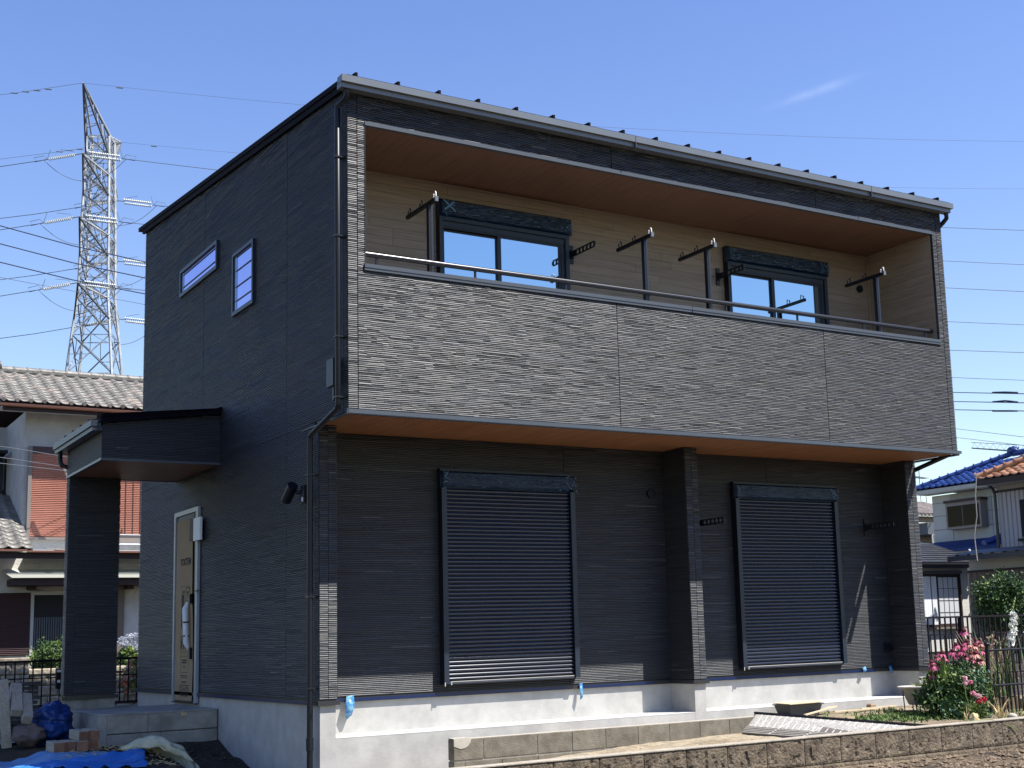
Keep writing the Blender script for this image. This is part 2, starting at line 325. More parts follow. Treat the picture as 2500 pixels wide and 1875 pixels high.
# ------------------------------------------------------------------ NEW HOUSE
house = thing('new_house', 'two storey charcoal house with recessed wood-lined balcony', 'house', (0, 0, -.6))
Wd, D = 8.383, 7.605; P_, RR = .7435, 1.1894; C_ = .186; m0, m1, n0 = 4.537, 4.721, 8.188
ztrim0, ztrim1 = 2.692, 2.742
def roofz(y): return 5.985+.0872*y            # underside of the roof slab at the wall
ROWH = .0187
def siding(name, u0, u1, zlo, ztop, holes, toP, seed, parent=house, tag='siding_panel', mats=None, joints=(), var=1.0):
    """stacked-slat siding: rows of short pieces with their own depth; toP(u, depth, z) -> world; depth >0 sticks out"""
    r = random.Random(seed); vs = []; fs = []; tn = []
    def quad(a, b, c, d, t): n = len(vs); vs.extend((a, b, c, d)); fs.append((n, n+1, n+2, n+3)); tn.append(t)
    cuts = [u0]+sorted(joints)+[u1]
    zt = max(ztop(u0), ztop(u1))
    for a0, a1 in zip(cuts[:-1], cuts[1:]):
        a0 += .003; a1 -= .003
        z = zlo; row = 0
        while z < zt-.002:
            h = ROWH; z1 = z+h
            spans = [(a0, a1)]
            for (hu0, hu1, hz0, hz1) in holes:
                if z1 > hz0+.004 and z < hz1-.004:
                    ns = []
                    for s0, s1 in spans:
                        if hu1 <= s0 or hu0 >= s1: ns.append((s0, s1)); continue
                        if hu0 > s0: ns.append((s0, hu0))
                        if hu1 < s1: ns.append((hu1, s1))
                    spans = ns
            for s0, s1 in spans:
                x = s0
                if s1-s0 < .004: continue
                while x < s1-1e-5:
                    L_ = r.choice((.06, .09, .13, .18, .26))*(1 if var > .6 else 2.5); x2 = x+L_
                    if s1-x2 < .04: x2 = s1
                    xm = (x+x2)/2
                    if z < ztop(xm)-.004:
                        dep = .0037+r.uniform(-.0011, .0011)*var; tl = r.gauss(-.0002, .0011*var); tv = r.gauss(0, .0005*var)*min(1, (x2-x)/.12); ze = min(z1, ztop(xm)); hz = z+.0054; zm = min(z+r.uniform(.0106, .0120), ze)
                        t = min(1, max(.22, r.gauss(.46, .17*max(var, .7))))
                        if r.random() < .06*var: t = min(1, t+.35)
                        A = toP(x, dep+tl+tv, hz); B_ = toP(x2, dep+tl-tv, hz); Cm = toP(x2, dep-tl*.4-tv, zm); Dm = toP(x, dep-tl*.4+tv, zm); be = .0042+r.uniform(-.0020, .0016)*var; Cc = toP(x2, dep-be, ze); Dd = toP(x, dep-be, ze)
                        a_ = toP(x, -.011, hz); b_ = toP(x2, -.011, hz); c_ = toP(x2, -.011, ze); d_ = toP(x, -.011, ze)
                        quad(A, B_, Cm, Dm, t); quad(Dm, Cm, Cc, Dd, t); quad(Dd, Cc, c_, d_, t); quad(a_, b_, B_, A, t); quad(a_, A, Dd, d_, t); quad(B_, b_, c_, Cc, t)
                    x = x2
                if abs(ztop(s0)-ztop(s1)) < .01: quad(toP(s0, -.0105, z), toP(s1, -.0105, z), toP(s1, -.0105, min(z1, ztop(s1))), toP(s0, -.0105, min(z1, ztop(s0))), .01)
            z = z1; row += 1
        if abs(ztop(a0)-ztop(a1)) >= .01: quad(toP(a0, -.0108, zlo), toP(a1, -.0108, zlo), toP(a1, -.0108, ztop(a1)-.004), toP(a0, -.0108, ztop(a0)-.004), .01)
    me = bpy.data.meshes.new(name); me.from_pydata([tuple(p) for p in vs], [], fs); me.materials.append(mats or M['siding'])
    at = me.attributes.new('tone', 'FLOAT', 'FACE'); at.data.foreach_set('value', tn)
    return put(tag, me, parent)
def front_at(y): return lambda u, d, z: (u, y-d, z)
def left_at(x): return lambda u, d, z: (x-d, u, z)      # u = y
def left_atr(x): return lambda u, d, z: (x-d, -u, z)    # u = -y so faces wind outward
def right_at(x): return lambda u, d, z: (x+d, u, z)
xl, xr, zcap, zo = .184, 8.200, 4.13, 5.641
zf_top = 5.99
# solid cores behind the siding (12 mm back) so nothing shows through
core = MB()
yb = D
def corebox(x0, x1, y0, y1, z0, z1): core.box(x0, x1, y0, y1, z0, z1)
corebox(.014, Wd-.014, 1.26, D-.014, 2.9, 5.93)
corebox(.014, Wd-.014, 1.203, D-.014, -.02, 2.9)
core.hexa([(.014, 1.26, 5.93), (Wd-.014, 1.26, 5.93), (Wd-.014, D-.014, 5.93), (.014, D-.014, 5.93), (.014, 1.26, 6.08), (Wd-.014, 1.26, 6.08), (Wd-.014, D-.014, 6.62), (.014, D-.014, 6.62)])
corebox(.014, xl-.012, .014, 1.26, 2.72, 5.97); corebox(xr+.012, Wd-.014, .014, 1.26, 2.72, 5.97)
corebox(xl-.012, xr+.012, .014, .15, 2.72, zcap-.01); corebox(xl-.012, xr+.012, .014, 1.26, zo+.03, 5.97); corebox(xl-.012, xr+.012, .15, 1.26, 2.72, 3.08)
corebox(.014, C_-.01, P_+.012, 1.21, -.02, 2.70); corebox(m0+.01, m1-.01, P_+.012, 1.21, -.02, 2.70); corebox(n0+.01, Wd-.014, P_+.012, 1.21, -.02, 2.70)
core.build('wall_core', M['trimdark'], house)
flat = lambda z: (lambda u: z)
j1 = .103
# upper front, one object per 3.03 m board length
front_holes = [(xl, xr, zcap, zo)]
cutsx = [0, j1, j1+3.03, j1+6.06, Wd-j1, Wd]
for i in range(5): siding('siding_front_up', cutsx[i]+.0015, cutsx[i+1]-.0015, ztrim1, flat(zf_top), front_holes, front_at(0), 10+i)
# ground floor recessed front wall and fins
s1a, s1b, s2a, s2b, sz0, sz1 = 1.522, 3.215, 5.565, 7.275, .08, 2.345
cuts = [C_, j1+3.03, m0]
for i in range(2): siding('siding_gf', cuts[i]+.0015, cuts[i+1]-.0015, .004, flat(2.695), [(s1a+.01, s1b-.01, sz0+.02, sz1-.01)], front_at(RR), 30+i, var=.55)
cuts = [m1, j1+6.06, n0]
for i in range(2): siding('siding_gf2', cuts[i]+.0015, cuts[i+1]-.0015, .004, flat(2.695), [(s2a+.01, s2b-.01, sz0+.02, sz1-.01)], front_at(RR), 40+i, var=.55)
for k, (a, b) in enumerate(((0, C_), (m0, m1), (n0, Wd))):
    siding('siding_fin', a+.001, b-.001, .004, flat(2.695), [], front_at(P_), 50+k, joints=((a+b)/2,))
siding('fin_side', -RR, -P_-.002, .004, flat(2.695), [], left_atr(m0), 55, var=.3); siding('fin_side', -RR, -P_-.002, .004, flat(2.695), [], left_atr(n0), 56, var=.3)
siding('fin_side', P_+.002, RR, .004, flat(2.695), [], right_at(C_), 57); siding('fin_side', P_+.002, RR, .004, flat(2.695), [], right_at(m1), 58)
# left side wall, boards 3 m long
w1 = (4.07, 5.68, 5.155, 5.52); w2 = (2.70, 3.455, 4.40, 5.162); door = (4.69, 5.735, -.13, 2.27)
sideh = [(-w1[1]+.02, -w1[0]-.02, w1[2]+.02, w1[3]-.02), (-w2[1]+.02, -w2[0]-.02, w2[2]+.02, w2[3]-.02), (-door[1]+.01, -door[0]-.01, door[2], door[3]-.01)]
sc = [-D, -4.66, -1.66, -.10, 0]
for i in range(4): siding('siding_left_up', sc[i]+.0015, sc[i+1]-.0015, 2.742, lambda u: roofz(-u), sideh, left_atr(0), 60+i, var=.45)
sc = [-D, -4.66, -1.66, -P_-.1, -P_]
for i in range(4): siding('siding_left_low', sc[i]+.0015, sc[i+1]-.0015, .004, flat(2.742 if i < 3 else 2.69), sideh, left_atr(0), 70+i, var=.45)
siding('overhang_side', -P_+.001, -.002, 2.70, flat(2.7415), [], left_atr(0), 75, var=.45)
# right and back walls
siding('siding_right', 0, D, 2.742, lambda u: roofz(u), [], right_at(Wd), 80, joints=(3.0, 6.0)); siding('siding_right_low', P_, D, .004, flat(2.742), [], right_at(Wd), 81)
# trims
t = MB(); t.box(-.014, Wd+.014, -.016, .03, ztrim0, ztrim1-.002); t.box(-.014, .02, .03, P_+.45, ztrim0, ztrim0+.012); t.build('overhang_trim', M['trim'], house)
t = MB(); t.box(-.002, Wd+.05, -.02, -.014, 2.70, 2.738); t.build('overhang_trim_lip', M['trim'], house)
t = MB(); t.box(xl-.001, xr+.001, -.014, .04, 5.600, zo-.001); t.build('opening_head_trim', M['trim'], house)
for x in (xl, xr):
    t = MB(); t.box(x-.004, x+.004, -.008, .03, zcap+.05, 5.6); t.build('opening_side_trim', M['trimdark'], house)
t = MB(); t.box(xl-.012, xr+.01, -.022, .175, 4.146, 4.183); t.box(xl-.012, xr+.01, -.016, -.010, 4.118, 4.145); t.build('parapet_cap', M['trim'], house)
t = MB(); t.box(4.163, 4.167, -.024, .177, 4.116, 4.185); t.build('parapet_cap_joint', M['trimdark'], house)
# soffits
t = MB(); t.box(.03, Wd-.02, .03, RR+.01, 2.702, 2.712); t.build('overhang_soffit', M['soffit_bounce'], house)
t = MB(); t.box(xl, xr, .02, 1.21, 5.607, 5.622); t.build('balcony_ceiling', M['soffit'], house)
t = MB(); t.box(xl+.0, xr, .15, 1.2, 3.08, 3.10); t.build('balcony_floor', M['conc'], house)
t = MB(); t.box(xl, xr, .165, .178, 3.10, 4.145); t.build('parapet_inner_board', M['trim'], house)
t = MB(); t.box(xl, xr, 1.178, 1.192, 5.588, 5.606); t.box(xr-.024, xr-.01, .03, 1.178, 5.588, 5.606); t.box(xr-.026, xr-.010, 1.165, 1.19, 3.1, 5.588); t.build('balcony_cornice', M['wood'], house)
# wood planks of the balcony walls, each its own board
BW = 1.2023
def planks(u0, u1, z0, z1, holes, mk, seed, h=.0985):
    r = random.Random(seed); z = z0; row = 0
    while z < z1-.02:
        zz = min(z+h-.0022, z1); spans = [(u0, u1)]
        for (a, b, c, d) in holes:
            if zz > c and z < d:
                ns = []
                for s0, s1 in spans:
                    if b <= s0 or a >= s1: ns.append((s0, s1)); continue
                    if a > s0: ns.append((s0, a))
                    if b < s1: ns.append((b, s1))
                spans = ns
        if any(zz > d and z < d for (a, b, c, d) in holes):
            for (a, b, c, d) in holes:
                if zz-d > .008 and z < d: mb = MB(); mk(mb, max(a, u0), min(b, u1), d, zz); mb.build('wood_board', M['wood'], house)
        for s0, s1 in spans:
            x = s0
            first = True
            while x < s1-.02:
                L_ = (1.2+r.uniform(-.7, .4)) if first else 1.82; x2 = min(x+L_, s1)
                if s1-x2 < .3: x2 = s1
                mb = MB(); mk(mb, x+.0012, x2-.0012, z, zz); mb.build('wood_board', M['wood'], house); x = x2; first = False
        z += h; row += 1
bwz = (3.15, 5.41); bw1 = (1.555, 3.25); bw2 = (5.642, 7.345)
hb = [(bw1[0]+.02, bw1[1]-.02, 3.12, 5.40), (bw2[0]+.02, bw2[1]-.02, 3.12, 5.40)]
planks(xl, xr-.01, 3.13, 5.600, hb, lambda mb, a, b, c, d: mb.box(a, b, BW-.008, BW+.004, c, d), 5)
planks(.03, BW-.01, 3.13, 5.600, [], lambda mb, a, b, c, d: mb.box(xr-.010, xr+.001, a, b, c, d), 6)
planks(.03, BW-.01, 3.13, 5.600, [], lambda mb, a, b, c, d: mb.box(xl-.004, xl+.006, a, b, c, d), 7)
t = MB(); t.box(xl-.004, xr, BW+.005, BW+.05, 3.1, 5.606); t.build('balcony_wall', M['trimdark'], house)
# roof slab, seams, gutter
t = MB()
y0, y1, x0, x1 = -.135, D+.22, -.058, Wd+.05
zb0, zb1 = roofz(y0)+.0, roofz(y1)
t.hexa([(x0, y0, zb0+.005), (x1, y0, zb0+.005), (x1, y1, zb1+.005), (x0, y1, zb1+.005), (x0, y0, zb0+.06), (x1, y0, zb0+.06), (x1, y1, zb1+.06), (x0, y1, zb1+.06)])
t.build('roof', M['roof'], house); roof = bpy.data.objects['roof']
t = MB(); zz0 = roofz(-.02); t.hexa([(-.04, -.02, zz0-.055), (-.008, -.02, zz0-.055), (-.008, D+.05, roofz(D)-.055), (-.04, D+.05, roofz(D)-.055), (-.045, -.02, zz0+.004), (-.008, -.02, zz0+.004), (-.008, D+.05, roofz(D)+.008), (-.045, D+.05, roofz(D)+.008)]); t.build('rake_board', M['roof'], house)
sm = MB(); L_ = 7.85; sm.hexa([(-.011, 0, -.01), (.011, 0, -.01), (.011, L_, L_*.0872-.01), (-.011, L_, L_*.0872-.01), (-.013, 0, .040), (.013, 0, .040), (.013, L_, L_*.0872+.040), (-.013, L_, L_*.0872+.040)])
sme = sm.mesh('standing_seam', M['roof'])
for i in range(19): put('standing_seam', sme, house, (.05+.4547*i, -.128, roofz(-.128)+.062))
t = MB(); t.box(-.112, 8.485, -.15, -.03, 5.953, 6.022); t.build('gutter', M['gutter'], house)
t = MB(); t.box(-.108, 8.462, -.118, -.012, 5.903, 5.9525); t.build('gutter_base', M['gutter'], house)
t = MB(); 
for x in (3.374, 6.996):
    t = MB(); t.box(x-.004, x+.004, -.153, -.03, 5.90, 6.025); t.build('gutter_joint', M['trim'], house)
# downspouts
t = MB(); t.tube([(-.03, -.07, 5.91), (-.03, -.07, 5.84), (-.035, -.04, 5.82), (-.068, .065, 5.775), (-.07, .075, 5.75), (-.07, .075, 2.80), (-.07, .085, 2.755), (-.07, .79, 2.60), (-.07, .81, 2.56), (-.07, .81, -1.0)], .029, 12); ds = t.build('downspout', M['blackal'], house)
t = MB()
for z in (5.25, 4.45, 3.45, 2.86):
    t = MB(); t.box(-.105, -.004, .04, .11, z-.008, z+.008); t.build('downspout_bracket', M['blackal'], ds)
for z in (2.2, 1.0, .12):
    t = MB(); t.box(-.105, -.004, .775, .845, z-.008, z+.008); t.build('downspout_bracket', M['blackal'], ds)
t = MB(); t.tube([(-.07, .81, -.35), (-.07, .81, -.47)], .036, 12); t.build('downspout_collar', M['blackal'], ds)
t = MB(); t.tube([(8.44, -.06, 5.91), (8.44, -.06, 5.84), (8.44, .0, 5.80), (8.44, .16, 5.72), (8.44, .18, 5.68), (8.44, .18, 2.74), (8.44, .22, 2.715), (8.44, .90, 2.57), (8.44, .95, 2.52), (8.44, .95, -.5)], .03, 12); t.build('downspout', M['blackal'], house)
t = MB(); t.box(8.395, 8.47, .05, .95, 2.69, 2.705); t.build('overhang_trim', M['blackal'], house)
# base drip trim with masking tape
t = MB()
def drip(x0, x1, y0, y1, mb): mb.box(x0, x1, y0, y1, -.046, -.004)
drip(-.022, C_+.022, P_-.024, P_-.0, t); drip(m0-.022, m1+.022, P_-.024, P_, t); drip(n0-.022, Wd+.022, P_-.024, P_, t)
drip(C_, m0, RR-.018, RR+.0, t); drip(m1, n0, RR-.018, RR, t); drip(-.02, .0, P_, D, t); drip(m0-.02, m0, P_, RR-.018, t); drip(n0-.02, n0, P_, RR-.018, t); drip(C_, C_+.02, P_, RR-.018, t)
t.build('base_drip_trim', M['trimdark'], house)
for a, b in ((C_+.14, 3.08), (3.27, 4.3), (m1+.03, 5.3), (5.31, 7.85)):
    t = MB(); t.box(a, b, RR-.0215, RR-.0185, -.044, -.010); t.build('masking_tape', M['tape'], house)
t = MB(); t.box(-.024, -.0205, .86, 4.66, -.046, -.010); t.build('masking_tape', M['tape'], house)
t = MB(); t.box(-.024, -.0205, 5.8, D, -.046, -.012); t.build('masking_tape', M['tape'], house)
# foundation
t = MB(); fz = -1.3
t.box(.012, C_-.012+.0, P_+.012, 1.25, fz, -.047); t.box(m0+.012, m1-.012, P_+.012, 1.25, fz, -.047); t.box(n0+.012, Wd-.012, P_+.012, 1.25, fz, -.047)
t.box(.0121, Wd-.0121, 1.203, D-.01, fz, -.0465); t.build('foundation', M['conc'], house)
t = MB(); t.box(C_-.012+.001, m0+.011, P_+.0135, 1.2025, -1.3, -.369); t.box(m1-.011, n0+.011, P_+.0135, 1.2025, -1.3, -.369); t.build('foundation_ledge', M['conc'], house)
for a_, b_ in ((C_-.011, m0+.011), (m1-.011, n0+.011)):
    t = MB(); t.box(a_, b_, P_+.012, 1.2024, -.3688, -.362); t.build('ledge_sunlit_top', M['concledge'], house)  # sun-bright top of the concrete ledge painted as a thin whiter sheet

# ---- roller shutters, ground floor
sl_ = MB(); Ls = 1.0
prof = [(.012, 0), (.004, .003), (-.0075, .0075), (-.0115, .014), (-.012, .021), (-.010, .028), (-.003, .035), (.0025, .037), (.006, .037), (.006, .0415)]
pv = [(0, p[0], p[1]) for p in prof]+[(Ls, p[0], p[1]) for p in prof]; npf = len(prof)
sl_.add(pv, [(i, npf+i, npf+i+1, i+1) for i in range(npf-1)], 0, True)
slat_me = sl_.mesh('slat', M['slat'])
def hexframe(mb, x0, x1, z0, z1, y0, y1, w, wt=None, wb=None):
    wt = wt or w; wb = wb or w
    mb.box(x0, x0+w, y0, y1, z0, z1); mb.box(x1-w, x1, y0, y1, z0, z1); mb.box(x0+w, x1-w, y0, y1, z1-wt, z1); mb.box(x0+w, x1-w, y0, y1, z0, z0+wb)
def shutter(x0, x1, lab):
    yf = RR-.10
    t = MB(); t.box(x0, x0+.06, yf, RR+.002, sz0, 2.16); t.box(x1-.062, x1, yf, RR+.002, sz0, 2.16); t.box(x0+.06, x1-.062, RR-.012, RR+.01, sz0, 2.16); t.box(x0, x1, yf+.03, RR+.002, 2.16, sz1+.025)
    sh = t.build('roller_shutter', M['blackal'], house, label=lab)
    for (qa, qb) in ((x0+.001, x0+.0595), (x1-.0615, x1-.001)):
        t = MB(); t.box(qa, qb, yf-.003, yf-.0005, sz0+.001, 2.159); t.build('rail_face', M['frame'], sh)
    # film-wrapped head box with soft folds
    nx_, nz_ = 60, 8; vs = []; y_ = yf-.006
    for j in range(nz_+1):
        for i in range(nx_+1):
            u_ = i/nx_; v__ = j/nz_; x = x0-.004+u_*(x1-x0+.02); z = 2.163+v__*(sz1-2.163)
            yy = y_-.006*abs(noise.noise(Vector((x*4, z*30, 0))))-.004*noise.noise(Vector((x*14, z*14, 5)))
            if i in (0, nx_) or j in (0, nz_): yy = yf+.03
            vs.append((x, yy, z))
    fs = [(j*(nx_+1)+i, j*(nx_+1)+i+1, (j+1)*(nx_+1)+i+1, (j+1)*(nx_+1)+i) for j in range(nz_) for i in range(nx_)]
    MB().add(vs, fs).build('shutter_box_film', M['film'], sh)
    r = random.Random(int(x0*10)); t = MB()
    for k in range(26):     # crumpled ends of the film
        e_ = x1-.05+r.uniform(-.09, .06) if k < 17 else x0+.03+r.uniform(-.02, .03); z = r.uniform(2.17, 2.33); a = r.uniform(-1.2, 1.2); l = r.uniform(.01, .045)
        t.beam((e_, yf-.016, z), (e_+l*math.cos(a), yf-.018-r.uniform(0, .008), z+l*math.sin(a)), .006, .003)
    t.build('film_crumple', M['filmc'], sh, kind='stuff')
    z = .112; k = 0
    while z < 2.13:
        put('slat', slat_me, sh, (x0+.062, RR-.022-.04, z), scale=(x1-x0-.126, 1, 1)); z += .0426
    t = MB(); t.box(x0+.063, x1-.064, RR-.085, RR-.03, .084, .108); t.build('bottom_bar', M['trim'], sh)
    t = MB(); t.box(x0+.061, x1-.063, yf+.012, RR-.013, .070, .083); t.build('shutter_shadow_sill', M['blackal'], sh)  # sill added so the shutter throws a solid shadow on the foundation
    t = MB(); t.box(x0+.085, x1-.075, RR-.088, RR-.0855, .101, .108); t.box(x0+.085, x0+.095, RR-.089, RR-.086, .07, .101); t.box(x0+.002, x0+.012, yf-.006, yf-.003, .06, .10); t.build('bottom_seal', M['drywood2'], sh)
M['filmc'] = mat('pale_film_crumple', (.09, .20, .34), rough=.3, spec=.5); M['drywood2'] = mat('pale_seal', (.42, .41, .38), rough=.5)
shutter(s1a, s1b, 'left roller shutter, film still on its box'); shutter(s2a, s2b, 'right roller shutter, film still on its box')

# ---- balcony windows
def bwindow(x0, x1, lab, tapes):
    yf = BW-.10; zt = 5.41
    t = MB(); t.box(x0, x0+.045, yf, BW, 3.12, 5.20); t.box(x1-.05, x1, yf, BW, 3.12, 5.20); t.box(x0+.045, x1-.05, yf+.02, BW, 5.10, 5.20)
    t.box(x0+.045, x1-.05, yf-.004, yf+.019, 5.155, 5.198); t.box(x0-.005, x1+.03, yf+.02, BW, 5.20, zt)
    win = t.build('window', M['frame'], house, label=lab)
    t = MB(); t.box(x0-.002, x0-.0005, yf+.001, BW-.001, 3.12, 5.20); t.box(x0+.05, x1-.055, yf+.021, yf+.045, 5.07, 5.155); t.build('frame_recess', M['blackal'], win)
    s = x0+.045; e = x1-.05; mid = x0+.745
    t = MB(); hexframe(t, s, mid+.03, 3.15, 5.10, yf+.055, yf+.078, .035, .055, .06); t.build('sash', M['blackal'], win)
    t = MB(); hexframe(t, mid, e, 3.15, 5.10, yf+.028, yf+.053, .045, .045, .06); t.build('sash', M['frame'], win)
    t = MB(); t.box(s+.035, mid-.005, yf+.062, yf+.070, 3.21, 5.046); t.build('pane', M['glassblue'], win)
    t = MB(); t.box(mid+.046, e-.09, yf+.036, yf+.044, 3.21, 5.056); t.build('pane', M['glassblue'], win)
    t = MB(); t.box(e-.089, e-.046, yf+.034, yf+.046, 3.21, 5.056); t.build('sash_edge', M['blackal'], win)
    nx_, nz_ = 60, 8; vs = []
    for j in range(nz_+1):
        for i in range(nx_+1):
            x = x0-.002+i/nx_*(x1-x0+.055); z = 5.208+j/nz_*(zt-5.208)
            yy = yf-.012-.008*abs(noise.noise(Vector((x*4, z*25, 2))))-.005*noise.noise(Vector((x*13, z*13, 7)))
            if i in (0, nx_) or j in (0, nz_): yy = yf+.02
            vs.append((x, yy, z))
    fs = [(j*(nx_+1)+i, j*(nx_+1)+i+1, (j+1)*(nx_+1)+i+1, (j+1)*(nx_+1)+i) for j in range(nz_) for i in range(nx_)]
    MB().add(vs, fs).build('shutter_box_film', M['film'], win)
    r = random.Random(int(x0*7)); t = MB()
    for k in range(34):
        e_ = x1-.03+r.uniform(-.12, .06) if k < 20 else x0+.06+r.uniform(-.05, .09); z = r.uniform(5.225, 5.38); a = r.uniform(-1.3, 1.3); l = r.uniform(.01, .06)
        t.beam((e_, yf-.026, z), (e_+l*math.cos(a), yf-.03-r.uniform(0, .008), z+l*math.sin(a)), .006, .003)
    for k in range(14):
        e_ = r.uniform(x0+.2, x1-.25); z = r.uniform(5.24, 5.36); t.beam((e_, yf-.026, z), (e_+r.uniform(.02, .09), yf-.028, z+r.uniform(-.012, .012)), .007, .003)
    t.build('film_crumple', M['filmc'], win, kind='stuff')
    if tapes:
        t = MB(); t.beam((x0+.04, yf-.03, 5.38), (x0+.19, yf-.03, 5.26), .02, .002, up=(0, 1, 0)); t.beam((x0+.05, yf-.032, 5.27), (x0+.17, yf-.032, 5.37), .02, .002, up=(0, 1, 0)); t.build('film_tape', M['filmc'], win)
bwindow(*bw1, 'left balcony sliding window', True); bwindow(*bw2, 'right balcony sliding window', False)

# ---- handrail
t = MB(); t.tube([(xl+.005, .10, 4.315), (xr-.03, .10, 4.315)], .027, 18); hr = t.build('handrail', mat('polished_rail', (.014, .015, .022), rough=.26, spec=.6), house)
pm = MB().box(-.011, .011, -.008, .008, 0, .118).mesh('rail_post', M['blackal'])
for i in range(8): put('rail_post', pm, hr, (.347+1.1007*i, .10, 4.183))
# ---- laundry pole stands on the parapet (post, arm, hooks)
hook = MB()
hook.tube([(0, -.022, .0), (0, -.022, .05), (0, -.012, .064), (0, 0, .052)], .006, 6); hook.tube([(0, .028, .0), (0, .034, .03), (0, .028, .045), (0, .018, .03)], .006, 6)
hm = hook.mesh('hook', M['blackal']); hmw = hook.mesh('hook', M['hookw'])
for x in (.99, 3.69, 4.59, 7.33):
    t = MB(); t.box(x-.024, x+.024, .18, .235, 3.3, 4.965); st = t.build('laundry_post', M['blackal'], house)
    t = MB(); t.box(x+.001, x+.0235, .1775, .1798, 4.19, 4.96); t.build('post_face', M['frame'], st)
    t = MB(); t.box(x-.016, x+.016, .05, .745, 4.965, 5.003); t.build('arm', M['blackal'], st)
    t = MB(); t.box(x-.018, x+.018, .038, .062, 4.958, 5.01); t.build('arm_cap', M['gutter'], st)
    put('hook', hmw, st, (x, .08, 5.003)); put('hook', hm, st, (x, .40, 5.003)); put('hook', hm, st, (x, .68, 5.003))
# ---- folding wall arms with holes
def holed_arm(x, yw, z, L_, n=5):
    t = MB(); h = .036
    def seg(y0, y1): t.box(x-.007, x+.007, y0, y1, z-h, z+h)
    start = yw-.12; seg(start, yw-.01); cell = (L_-.14)/n
    for k in range(n):
        cy = start-cell*(k+.5); R_ = cell*.37; N_ = 12
        for sx in (-.007, .007):
            vs = []; 
            for i in range(N_):
                a = 2*math.pi*i/N_+math.pi/4; vs.append((x+sx, cy+R_*math.cos(a), z+R_*math.sin(a)))
                m_ = max(abs(math.cos(a)), abs(math.sin(a))); vs.append((x+sx, cy+cell/2*math.cos(a)/m_, z+h*math.sin(a)/m_))
            t.add(vs, [(2*i, 2*i+1, (2*i+3) % (2*N_), (2*i+2) % (2*N_)) for i in range(N_)])
        vs = [(x+s_, cy+R_*math.cos(2*math.pi*i/N_), z+R_*math.sin(2*math.pi*i/N_)) for s_ in (-.007, .007) for i in range(N_)]
        t.add(vs, [(i, (i+1) % N_, N_+(i+1) % N_, N_+i) for i in range(N_)])
        t.box(x-.007, x+.007, cy-cell/2, cy+cell/2, z+h, z+h+.001); t.box(x-.007, x+.007, cy-cell/2, cy+cell/2, z-h-.001, z-h)
    t.box(x-.007, x+.007, start-L_+.12, start-n*cell, z-h*.6, z+h*.6)
    a_ = t.build('laundry_wall_arm', M['blackal'], house)
    t = MB(); t.box(x-.028, x+.028, yw-.02, yw-.0005, z-.11, z+.11); t.box(x-.018, x+.018, yw-.05, yw-.02, z-.05, z+.05); t.build('arm_bracket', M['blackal'], a_)
holed_arm(3.325, BW-.008, 5.0, .53); holed_arm(5.535, BW-.008, 5.0, .53); holed_arm(7.834, RR, 1.843, .52); holed_arm(5.03, RR, 1.843, .52)
# ---- vents, lamp, boxes
def disc(mb, c, n_, r, depth, seg=20, m=0):
    mb.tube([Vector(c), Vector(c)+Vector(n_)*depth], r, seg, m)
t = MB(); disc(t, (4.345, RR-.004, 2.188), (0, -1, 0), .055, .03); t.build('vent_cap', M['blackal'], house)
t = MB(); disc(t, (8.02, BW-.008, 5.13), (0, -1, 0), .05, .03); t.build('vent_cap', M['blackal'], house)
t = MB(); t.add([(8.03, RR, .33), (8.14, RR, .33), (8.14, RR, .20), (8.03, RR, .20), (8.03, RR-.08, .22), (8.14, RR-.08, .22)], [(0, 1, 5, 4), (0, 4, 3), (1, 2, 5), (3, 4, 5, 2)]); t.build('vent_hood', M['blackal'], house)
t = MB(); t.box(-.06, -.002, 1.0, 1.09, 1.95, 2.12); t.tube([(-.05, 1.10, 2.06), (-.10, 1.19, 2.07)], .02, 8); t.box(-.068, -.06, 1.02, 1.045, 1.96, 2.0, 1)
t.tube([(-.12, 1.15, 2.13), (-.13, 1.32, 2.0)], .055, 14); sp = t.build('outdoor_spotlight', [M['blackal'], M['white']], house)
t = MB(); t.box(-.075, -.004, .19, .36, 3.0, 3.265); t.box(-.05, -.004, .235, .275, 2.86, 3.0); t.build('junction_box', M['blackal'], house)
for k, (px_, py_) in enumerate(((0, 0),)): pass

# ---- small side windows
def swin(y0, y1, z0, z1, bars, lab):
    t = MB(); X = -.034
    def fr(a, b, c, d): t.box(X, .0, a, b, c, d)
    w_ = .04
    fr(y0, y0+w_, z0, z1); fr(y1-w_, y1, z0, z1); fr(y0+w_, y1-w_, z1-w_, z1); fr(y0+w_, y1-w_, z0, z0+w_*1.2)
    win = t.build('window', M['frame'], house, label=lab)
    t = MB(); t.box(-.012, -.004, y0+w_, y1-w_, z0+w_, z1-w_); t.build('pane', M['glassviolet'], win)
    for z in bars:
        t = MB(); t.box(-.020, -.014, y0+w_, y1-w_, z-.006, z+.006); t.build('grille_bar', M['blackal'], win)
    t = MB(); t.box(-.018, -.0125, y1-w_-.10, y1-w_, z0+w_, z1-w_); t.build('pane_edge', M['panee'], win)
M['panee'] = glass('grey_pane_edge', (.5, .6, .7), .5, (.09, .13, .15))
swin(w1[0], w1[1], w1[2], w1[3], (5.27, 5.44), 'wide low side window'); swin(w2[0], w2[1], w2[2], w2[3], (4.565, 4.736, 4.931, 5.10), 'square side window')

